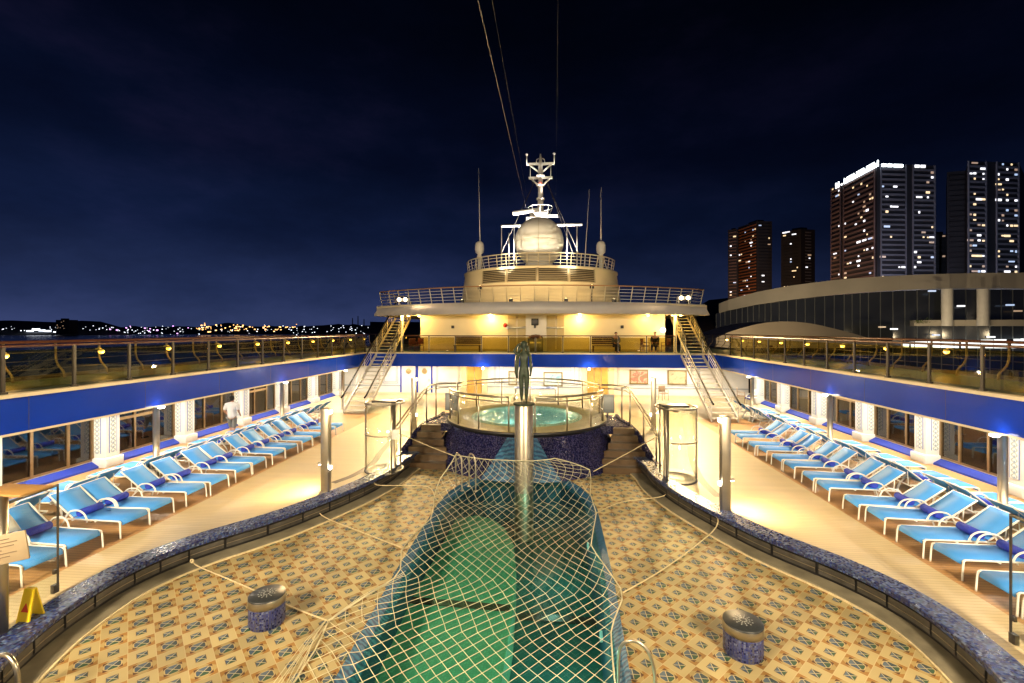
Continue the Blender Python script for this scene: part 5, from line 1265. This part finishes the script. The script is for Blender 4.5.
for (px, py, lab) in ((30, 621, 'yellow wet floor sign with red triangle behind the left glass screen'), (1030, 668, 'yellow wet floor sign behind the right glass screen')):
    x, y, z = unp(px, py, 0); s = 1 if px > 512 else -1
    if s > 0: x, y = 7.75, 6.6
    t = thing('wet_floor_sign', lab, 'floor sign', (x, y, 0), 0, 'wet floor signs')
    b = MB(); b.quadbox([(x - .11, y - .10, 0), (x + .11, y - .10, 0), (x + .085, y, .50), (x - .085, y, .50)], .02); b.quadbox([(x + .11, y + .12, 0), (x - .11, y + .12, 0), (x - .085, y + .02, .50), (x + .085, y + .02, .50)], .02); b.build('panel', yellow_sign, t)
    b = MB(); b.quadbox([(x - .06, y - .073, .18), (x + .06, y - .073, .18), (x + .005, y - .048, .30), (x - .005, y - .048, .30)], .008); b.build('warning_triangle', red_paint, t)

# ================================================================ POOL NET
def tab(T, v):
    for (a, p), (c, q) in zip(T, T[1:]):
        if v <= c:
            k = (v - a) / (c - a); k = k * k * (3 - 2 * k) if False else k
            return [p[i] + (q[i] - p[i]) * k for i in range(3)]
    return list(T[-1][1])
LB = [(0, (-1.95, 13.62, .66)), (.05, (-2.12, 13.6, .30)), (.12, (-2.38, 13.35, -.05)), (.17, (-2.42, 12.9, -.34)), (.28, (-2.12, 11.5, -.40)), (.42, (-2.34, 9.85, -.38)), (.52, (-2.05, 8.8, -.40)), (.68, (-2.72, 7.25, -.37)), (.78, (-2.62, 6.6, -.37)), (1, (-2.45, 5.0, -.37))]
RB = [(0, (1.05, 13.62, .62)), (.05, (1.7, 13.9, .40)), (.12, (2.25, 14.1, .12)), (.17, (2.05, 13.2, -.2)), (.25, (2.12, 12.1, -.37)), (.40, (1.86, 10.3, -.40)), (.55, (2.27, 8.5, -.37)), (.68, (1.92, 7.4, -.40)), (.80, (1.80, 6.4, -.40)), (1, (1.85, 5.0, -.40))]
NU, NV = 17, 28
nb = MB(); pts = {}
rn = random.Random(4)
ph = [rn.uniform(0, 6.28) for _ in range(8)]
for j in range(2 * NV + 1):
    v = j / (2 * NV); L, R_ = Vector(tab(LB, v)), Vector(tab(RB, v))
    for i in range(2 * NU + 1):
        if (i + j) % 2: continue
        u = i / (2 * NU); p = L.lerp(R_, u)
        e = 4 * u * (1 - u); far = max(0, 1 - v / .22)
        sag = (-.10 - .03 * math.sin(7 * v + ph[0])) * e ** .6 * (1 - far * .2) - .5 * far * (1 - far) * e * 1.6
        p.z += sag
        p.x += .02 * math.sin(9 * v + 4 * u + ph[1]) * e + .02 * math.sin(23 * v + ph[2] + 6 * u) + rn.uniform(-.006, .006)
        p.y += .03 * math.sin(6 * u + 8 * v + ph[3]) + .35 * math.sin(PI * u) * (v - .0) * .0 + rn.uniform(-.006, .006)
        p.z += .006 * math.sin(15 * u + 17 * v)
        if v > .22: p.z = max(p.z, -.50) if abs(p.x) < 1.95 else max(p.z, -.385)
        if p.y > 13.3 and abs(p.x - SX) < .36: p.y = min(p.y, 13.68)
        pts[(i, j)] = p
for (i, j), p in pts.items():
    for di in (-1, 1):
        q = pts.get((i + di, j + 1))
        if q is not None: nb.tube([p, q], .0058, 4, cap=False)
for p in pts.values(): nb.add([tuple(p + Vector(d)) for d in ((.012, 0, 0), (-.012, 0, 0), (0, .012, 0), (0, -.012, 0), (0, 0, .012), (0, 0, -.012))], [(0, 2, 4), (2, 1, 4), (1, 3, 4), (3, 0, 4), (2, 0, 5), (1, 2, 5), (3, 1, 5), (0, 3, 5)])
for j in range(0, 2 * NV - 1):
    for i in (0, 2 * NU):
        p, q = pts.get((i, j)), pts.get((i, j + 2))
        if p is not None and q is not None: nb.tube([p, q], .013, 5, cap=False)
nb.tube([pts[(i, 0)] for i in range(0, 2 * NU + 1, 2)], .014, 5)
tag(nb.build('safety_net', net_mat), 'cream knotted safety net stretched over the swimming pool', 'net')
# ropes that pull the net to the rim
rp_ = [('rope from the far left net corner up to the harbour side handrail', [(-1.97, 13.62, .62), (-3.1, 14.38, .76), (-4.46, 15.28, .98)]),
       ('rope from the far right net corner up to the city side handrail', [(2.25, 14.1, .12), (3.3, 14.7, .5), (4.46, 15.3, .98)]),
       ('short rope from the left net edge to the rim below the shower', [(-2.42, 12.95, -.34), unp(425, 486, -.3), (-4.15, 13.1, -.15), (-4.26, 13.25, .0)]),
       ('long rope from the left net edge across the tiles to the rim', [(-2.34, 9.85, -.38), unp(361, 532, -.385), (-4.9, 11.2, -.3), (-5.05, 11.35, -.05)]),
       ('rope passing behind the blue stool to the left rim', [(-2.72, 7.25, -.37), unp(292, 607, -.385), unp(245, 586, -.36), unp(200, 567, -.36), unp(192, 561, -.18)]),
       ('rope from the right net edge to the rim near the shower', [(2.12, 12.1, -.37), unp(622, 502, -.37), (4.15, 13.3, -.28), (4.28, 13.5, .0)]),
       ('long rope from the right net edge across the tiles to the rim', [(2.27, 8.5, -.37), unp(668, 566, -.38), (4.75, 11.1, -.3), (4.95, 11.3, -.05)])]
for lab, pp in rp_:
    t = thing('net_rope', lab, 'rope', pp[0], 0, 'ropes tying the net to the rim')
    b = MB(); b.tube(catmull(pp, 7), .013, 6); b.build('cord', rope_mat, t)
    b = MB(); e = Vector(pp[-1]); b.tube([tuple(e + Vector((.035 * math.cos(a), .0, .035 * math.sin(a)))) for a in [i * PI / 5 for i in range(10)]], .012, 6, True); b.build('knot', rope_mat, t)
# bunched net folds beside the left stool
b = MB()
for k in range(7):
    a = Vector((-2.74 + rn.uniform(-.05, .05), 7.25 + rn.uniform(-.03, .1), -.37)); c = Vector((-2.75 + .05 * k + rn.uniform(-.1, .1), 5.2 + rn.uniform(-.1, .1), -.36))
    mid = a.lerp(c, .5) + Vector((rn.uniform(-.12, .12), 0, .04)); b.tube(catmull([a, a.lerp(mid, .5) + Vector((rn.uniform(-.04, .04), 0, .02)), mid, c], 5), .006, 4)
for k in range(3):
    a = Vector((-2.74, 7.27, -.37)); c = Vector((-1.98 + rn.uniform(-.1, .05), 8.9 - .12 * k, -.38)); b.tube(catmull([a, a.lerp(c, .5) + Vector((rn.uniform(-.06, .06), 0, .03)), c], 6), .006, 4)
tag(b.build('net_folds', net_mat), 'gathered folds of loose netting lying on the tiles beside the net', 'net')

# unseen floodlights added behind the viewer as fill for the deck
for s, lab in SIDES:
    p = (s * 7.5, -2.5, 6.6)
    t = thing('aft_fill_floodlight', 'added fill floodlight on a pole behind the viewer on the %s' % lab, 'floodlight', (p[0], p[1], UD), 0, 'added fill floodlights')
    b = MB(); b.tube([(p[0], p[1], UD), p], .06, 8); b.build('pole', white_paint, t)
    b = MB(); b.rbox((p[0], p[1] + .1, p[2]), (.9, .35, .4), .05); b.build('housing', black, t)
    b = MB(); b.box((p[0], p[1] + .29, p[2] - .05), (.7, .03, .28)); b.build('lens', lamp_white, t)
    light('SPOT', (p[0], p[1] + .6, p[2]), 11500, (1, .79, .50), t, .9, aim=(s * 4, 12, 0), ang=120, blend=.8)

# ================================================================ CITY
def tower(label, P, z0, z1, edges, nfl, mts, lit, seed, slab=.8, wall=tower_dark):
    r = random.Random(seed); cx = sum(p[0] for p in P) / len(P); cy_ = sum(p[1] for p in P) / len(P)
    t = thing('tower_block', label, 'tower', (cx, cy_, z0))
    b = MB(); b.prism(P, z0, z1); b.prism([(cx + (p[0] - cx) * .45, cy_ + (p[1] - cy_) * .45) for p in P], z1 + .01, z1 + 5); b.build('wall', wall, t)
    h = (z1 - z0) / nfl; wins = []
    for (e, m, cols, recess) in edges:
        A, B_ = Vector(P[e]), Vector(P[(e + 1) % len(P)]); u = (B_ - A); L = u.length; u.normalize(); n = Vector((u.y, -u.x))
        if n.dot(Vector((cx, cy_)) - A) > 0: n = -n
        rz = math.atan2(u.y, u.x); b = MB()
        for (c0, c1) in cols:
            for f in range(1, nfl):
                c = A + u * L * (c0 + c1) / 2 + n * slab / 2; b.box((c.x, c.y, z0 + f * h), (L * (c1 - c0), slab, h * .36), rz=rz)
            if recess:
                for q in (c0, c1): c = A + u * L * q + n * slab * .6; b.box((c.x, c.y, (z0 + z1) / 2), (.9, slab * 1.2, z1 - z0), rz=rz)
        b.build('balconies', m, t)
        for (c0, c1) in cols:
            k = max(1, round(L * (c1 - c0) / 4.2))
            for f in range(nfl):
                for i in range(k): wins.append((A, u, n, L, c0 + (c1 - c0) * (i + .5) / k, z0 + f * h + h * .62, rz, h))
    r.shuffle(wins)
    done = 0
    for (A, u, n, L, q, z, rz, h) in wins:
        if z < z0 + (z1 - z0) * .25 or done >= lit: continue
        done += 1; c = A + u * L * q + n * .15
        b = MB(); b.box((c.x, c.y, z + r.uniform(-.2, .2)), (r.choice([1.4, 2.0, 2.4, 3.6, 5.5]), .3, h * r.uniform(.26, .44)), rz=rz); b.build('window', r.choice([win_warm, win_warm, win_white, win_dim, win_blue, win_white]), t)
    return t
def gp(px, d): x, y, _ = at_d(px, 330, d); return (x, y)
zt = at_d(877, 164, 400)[2]
P = [gp(831, 470), gp(877, 400), gp(936, 404), gp(912, 480)]
tw = tower('tallest lit apartment tower with glowing white rooftop sign on the right', P, -18, zt, [(0, tower_red, [(.02, .24), (.32, .96)], True), (1, tower_grey, [(.06, .48), (.60, .97)], True)], 38, None, 98, 3)
A, B_ = Vector((*P[0], 0)), Vector((*P[1], 0)); u = (B_ - A); L = u.length; u.normalize(); rz = math.atan2(u.y, u.x); n = Vector((u.y, -u.x, 0)); rs = random.Random(5)
z = zt - .6; cpos = .20
for i in range(9):
    w = (5.2, 1.6, 5.6, 5.6, 5.6, 5.8, 5.8, 6, 6)[i]; c = A + u * (L * .2 + 7.2 * i) + n * 1.6
    b = MB()
    if i == 1: b.box((c.x, c.y, z - 1.6), (1.6, .6, 1.4), rz=rz)
    else:
        for k in (-1, 1): q = c + u * k * w * .42; b.box((q.x, q.y, z), (1.1, .6, 5.2), rz=rz)
        for k in (-2.0, 0, 2.0)[: 3 if i % 2 else 2]: b.box((c.x, c.y, z + k), (w * .8, .62, 1.0), rz=rz)
    b.build('sign_letter', sign_glow, tw)
A2, B2 = Vector((*P[1], 0)), Vector((*P[2], 0)); u2 = (B2 - A2); L2 = u2.length; u2.normalize(); n2 = Vector((u2.y, -u2.x, 0))
for q in (.1, .2, .3, .38, .66, .76):
    c = A2 + u2 * L2 * q + n2 * 1.0; b = MB(); b.box((c.x, c.y, zt - 1.3), (4.2, .6, 2.4), rz=math.atan2(u2.y, u2.x)); b.build('crown_light', sign_glow if q < .4 else win_white, tw)
zt = at_d(985, 161, 380)[2]
tower('dark lit tower at the right edge of the picture behind the hall', [gp(968, 380), gp(1019, 384), gp(1030, 450), gp(962, 450)], -18, zt, [(0, tower_grey, [(.0, .34), (.55, .98)], True)], 38, None, 92, 8)
tower('unlit dark slab tower between the two brightest towers', [gp(947, 400), gp(967, 396), gp(966, 450), gp(946, 450)], -18, at_d(955, 172, 400)[2], [(0, tower_dark, [(.1, .9)], False)], 36, None, 0, 9)
tower('very dark slab between lit towers, lowest of the right group', [gp(930, 430), gp(948, 426), gp(948, 470), gp(930, 470)], -18, at_d(940, 235, 430)[2], [(0, tower_dark, [(.1, .9)], False)], 24, None, 4, 19)
zt = at_d(757, 221, 620)[2]
tower('orange-lit apartment tower nearest the ship funnel on the right', [gp(738, 660), gp(757, 620), gp(772, 622), gp(762, 680)], -18, zt, [(0, mat('orange lit slabs', (.34, .13, .05), .7), [(.04, .96)], False), (1, tower_dark, [(.1, .9)], False)], 40, None, 34, 12)
tower('low dark wing tower on the left of the orange-lit tower', [gp(728, 640), gp(737.5, 632), gp(740, 690), gp(730, 690)], -18, at_d(733, 230, 640)[2], [(0, tower_red, [(.1, .9)], False)], 38, None, 8, 13)
tower('dark tower with few white windows right of the orange-lit tower', [gp(781, 660), gp(801, 640), gp(815, 645), gp(806, 700)], -18, at_d(801, 229, 640)[2], [(0, tower_dark, [(.1, .9)], False), (1, tower_grey, [(.3, .7)], False)], 38, None, 26, 14)
# floodlights added at the feet of the towers so their slabs show
for px, d, p, c in ((850, 380, 2.0e5, (1, .55, .35)), (905, 350, 1.7e5, (.75, .8, 1)), (995, 330, 1.7e5, (.75, .8, 1)), (748, 580, 3.4e5, (1, .5, .2))):
    x, y, z = at_d(px, 330, d - 45)
    k = thing('tower_fill_light', 'added floodlight on a mast at the foot of the towers near %s' % {850: 'the rooftop sign', 905: 'the tall white crown', 995: 'the right edge', 748: 'the orange-lit tower'}[px], 'floodlight', (x, y, -18), 0, 'added tower floodlights')
    b = MB(); b.tube([(x, y, -18), (x, y, -4)], .2, 8); b.build('pole', tower_dark, k); b = MB(); b.rbox((x, y, -3.7), (1.2, .6, .5), .1); b.build('head', lamp_white, k)
    light('POINT', (x, y, -2.8), p, c, k, .5)
# terminal hall with curved roof
T = [(719, 303.5, 313, 112), (728, 300, 310.5, 110), (740, 296.5, 308, 108), (757, 292, 304.5, 105), (775, 288.5, 302, 102), (792, 285.5, 299.5, 99), (810, 283, 297.5, 96), (830, 280.5, 295, 93), (850, 278.6, 293.2, 90), (875, 276.8, 291.4, 87), (900, 275.5, 290, 84), (925, 274.4, 289, 82), (950, 273.6, 288.4, 80), (975, 273.1, 288.2, 78), (1000, 272.8, 288, 76), (1060, 272.5, 288.5, 73), (1200, 272, 290, 66)]
tm = thing('terminal_hall', 'long terminal hall with a curved cream roof edge and dark glass front', 'building', at_d(900, 345, 84))
b = MB(); k = len(T)
for px, a, c, d in T:
    p, q = at_d(px, a, d), at_d(px, c, d); nv = Vector((0, 0, 0)) + Vector((-sn, cs, 0)) * 1.6 + Vector((cs, sn, 0)) * .8
    bk = Vector((-sn, cs, 0)) * 45
    b.v += [p, q, tuple(Vector(q) + nv), tuple(Vector(p) + bk + Vector((25, 0, -.4)))]
for i in range(k - 1):
    for j in range(4): b.face((i * 4 + j, i * 4 + (j + 1) % 4, (i + 1) * 4 + (j + 1) % 4, (i + 1) * 4 + j), 0, False)
b.face((0, 1, 2, 3)); b.face(tuple((k - 1) * 4 + j for j in range(4)))
b.build('roof', concrete, tm)
hall_glass = mat('dark hall glass', (.034, .038, .044), .12, 0, vary=(.2, .3, .05)); mull = mat('grey mullions', (.16, .17, .17), .5)
b = MB(); m2 = MB()
fr = []
for px, a, c, d in T:
    q = Vector(at_d(px, c + .5, d)) + Vector((-sn, cs, 0)) * 1.7; fr.append((q.x, q.y, q.z))
for (x0, y0, z0), (x1, y1, z1) in zip(fr, fr[1:]):
    b.quadbox([(x0, y0, -18), (x1, y1, -18), (x1, y1, z1), (x0, y0, z0)], .1)
    n = max(2, int(math.hypot(x1 - x0, y1 - y0) / 1.25))
    for i in range(n):
        f_ = i / n; x, y, z = x0 + (x1 - x0) * f_, y0 + (y1 - y0) * f_ - .12, z0 + (z1 - z0) * f_; m2.box((x, y, (z - 4) / 2), (.09, .12, z + 4))
b.build('glass_front', hall_glass, tm); m2.build('mullions', mull, tm)
for px in (947, 983):
    d = 77.5 if px < 960 else 75; p = at_d(px, 326, d); zt_ = at_d(px, 289, d)[2]
    b = MB(); b.lathe([(.75, p[2]), (.75, zt_)], (p[0], p[1], 0), 20); b.build('column', white_paint, tm)
b = MB(); A, B_ = at_d(912, 326, 81), at_d(1080, 326, 71); b.quadbox([(A[0], A[1], A[2]), (B_[0], B_[1], B_[2]), (B_[0], B_[1], B_[2] + 1.0), (A[0], A[1], A[2] + 1.0)], 3.0); b.build('balcony_slab', concrete, tm)
for i in range(11):
    px = 902 + 13.2 * i; A, B_ = at_d(px, 347.5 + .1 * i, 81.0 - .6 * i), at_d(px + 11.8, 347.5 + .1 * i, 80.45 - .6 * i)
    hh = 1.0 + .07 * i; b = MB(); b.quadbox([(A[0], A[1], A[2]), (B_[0], B_[1], B_[2]), (B_[0], B_[1], B_[2] + hh), (A[0], A[1], A[2] + hh)], .2); b.build('strip_light', strip_glow, tm)
for i, (px, py, m_) in enumerate(((961, 306, win_white), (1010, 305, win_blue), (932, 291, win_blue), (936, 335, win_blue), (991, 337, win_white), (894, 329, win_white), (882, 327, win_dim), (1018, 311, win_dim))):
    d = 81 - (px - 900) * .045 + .6; p = at_d(px, py, d - 1.2); b = MB(); b.box(p, (1.1, .3, .25)); b.build('interior_lamp', m_, tm)
CN = [(716, 338), (728, 332.5), (740, 328.5), (753, 325), (766, 322.6), (780, 321.4), (794, 321.6), (808, 323), (822, 325.6), (836, 329), (850, 332.6), (866, 337.2), (882, 341.5), (905, 347)]
b = MB()
for px, py in CN:
    p = at_d(px, py, 70); q = at_d(px, 348, 70); b.v += [p, q, tuple(Vector(q) + Vector((-sn, cs, 0)) * 9), tuple(Vector(p) + Vector((-sn, cs, 0)) * 9)]
for i in range(len(CN) - 1):
    for j in range(4): b.face((i * 4 + j, i * 4 + (j + 1) % 4, (i + 1) * 4 + (j + 1) % 4, (i + 1) * 4 + j))
b.face((0, 1, 2, 3)); b.face(tuple((len(CN) - 1) * 4 + j for j in range(4)))
tag(b.build('entrance_canopy', concrete), 'low arched cream canopy in front of the terminal hall', 'canopy')
for i, (px, py, d, pw) in enumerate(((735, 343, 92, 4500), (790, 343, 84, 3400), (850, 343, 76, 2400), (910, 343, 72, 1800), (960, 340, 68, 800), (1010, 340, 64, 800))):
    p = at_d(px, py, d)
    k = thing('quay_floodlight', 'quay floodlight below the terminal roof edge, %s from the ship funnel' % ORD[i], 'floodlight', (p[0], p[1], -16), 0, 'quay floodlights')
    b = MB(); b.tube([(p[0], p[1], -16), (p[0], p[1], p[2] - .2)], .12, 8); b.build('pole', tower_dark, k); b = MB(); b.rbox((p[0], p[1], p[2]), (.6, .4, .3), .05); b.build('head', mat('floodlight body', (.2, .2, .2), .5), k)
    light('SPOT', (p[0], p[1], p[2] + .5), pw, (1, .78, .46), k, .4, aim=tuple(Vector(at_d(px + 4, 285, d + 16))), ang=110, blend=.8)
p = at_d(770, 346, 56)
k = thing('canopy_floodlight', 'quay floodlight that lights the low arched canopy', 'floodlight', (p[0], p[1], -16)); b = MB(); b.tube([(p[0], p[1], -16), (p[0], p[1], p[2] - .2)], .12, 8); b.build('pole', tower_dark, k); b = MB(); b.rbox(p, (.5, .4, .3), .05); b.build('head', tower_dark, k)
light('SPOT', (p[0], p[1], p[2] + .4), 6500, (1, .70, .36), k, .4, aim=at_d(790, 332, 70), ang=120, blend=.9)
b = MB()
A = [at_d(px, 330, d) for px, d in ((700, 75), (1300, 45), (1500, 600), (690, 900))]
b.prism([(p[0], p[1]) for p in A], -19.5, -16); struct(b.build('quay', mat('dark quay', (.04, .04, .04), .6, 0, vary=(.1, .3, .1))))
for i, px in enumerate((918, 925, 930)):
    p = at_d(px, 323.5, 79); t = thing('planter_bush', ('leftmost small bush on the terminal balcony', 'middle small bush on the terminal balcony', 'rightmost small bush on the terminal balcony')[i], 'bush', p, 0, 'bushes on the terminal balcony'); b = MB(); r2 = random.Random(i)
    for q in range(70):
        a = Vector((r2.gauss(0, .35), r2.gauss(0, .3), abs(r2.gauss(.35, .22)))); s_ = .16
        b.add([tuple(Vector(p) + a + Vector((r2.uniform(-s_, s_), r2.uniform(-s_, s_), r2.uniform(-s_, s_)))) for _ in range(3)], [(0, 1, 2)])
    b.build('leaves', mat('bush leaves', (.10, .14, .03), .6), t)
    b = MB(); b.tube([p, (p[0], p[1], p[2] + .5)], .03, 6); b.build('stem', dark_wood, t)
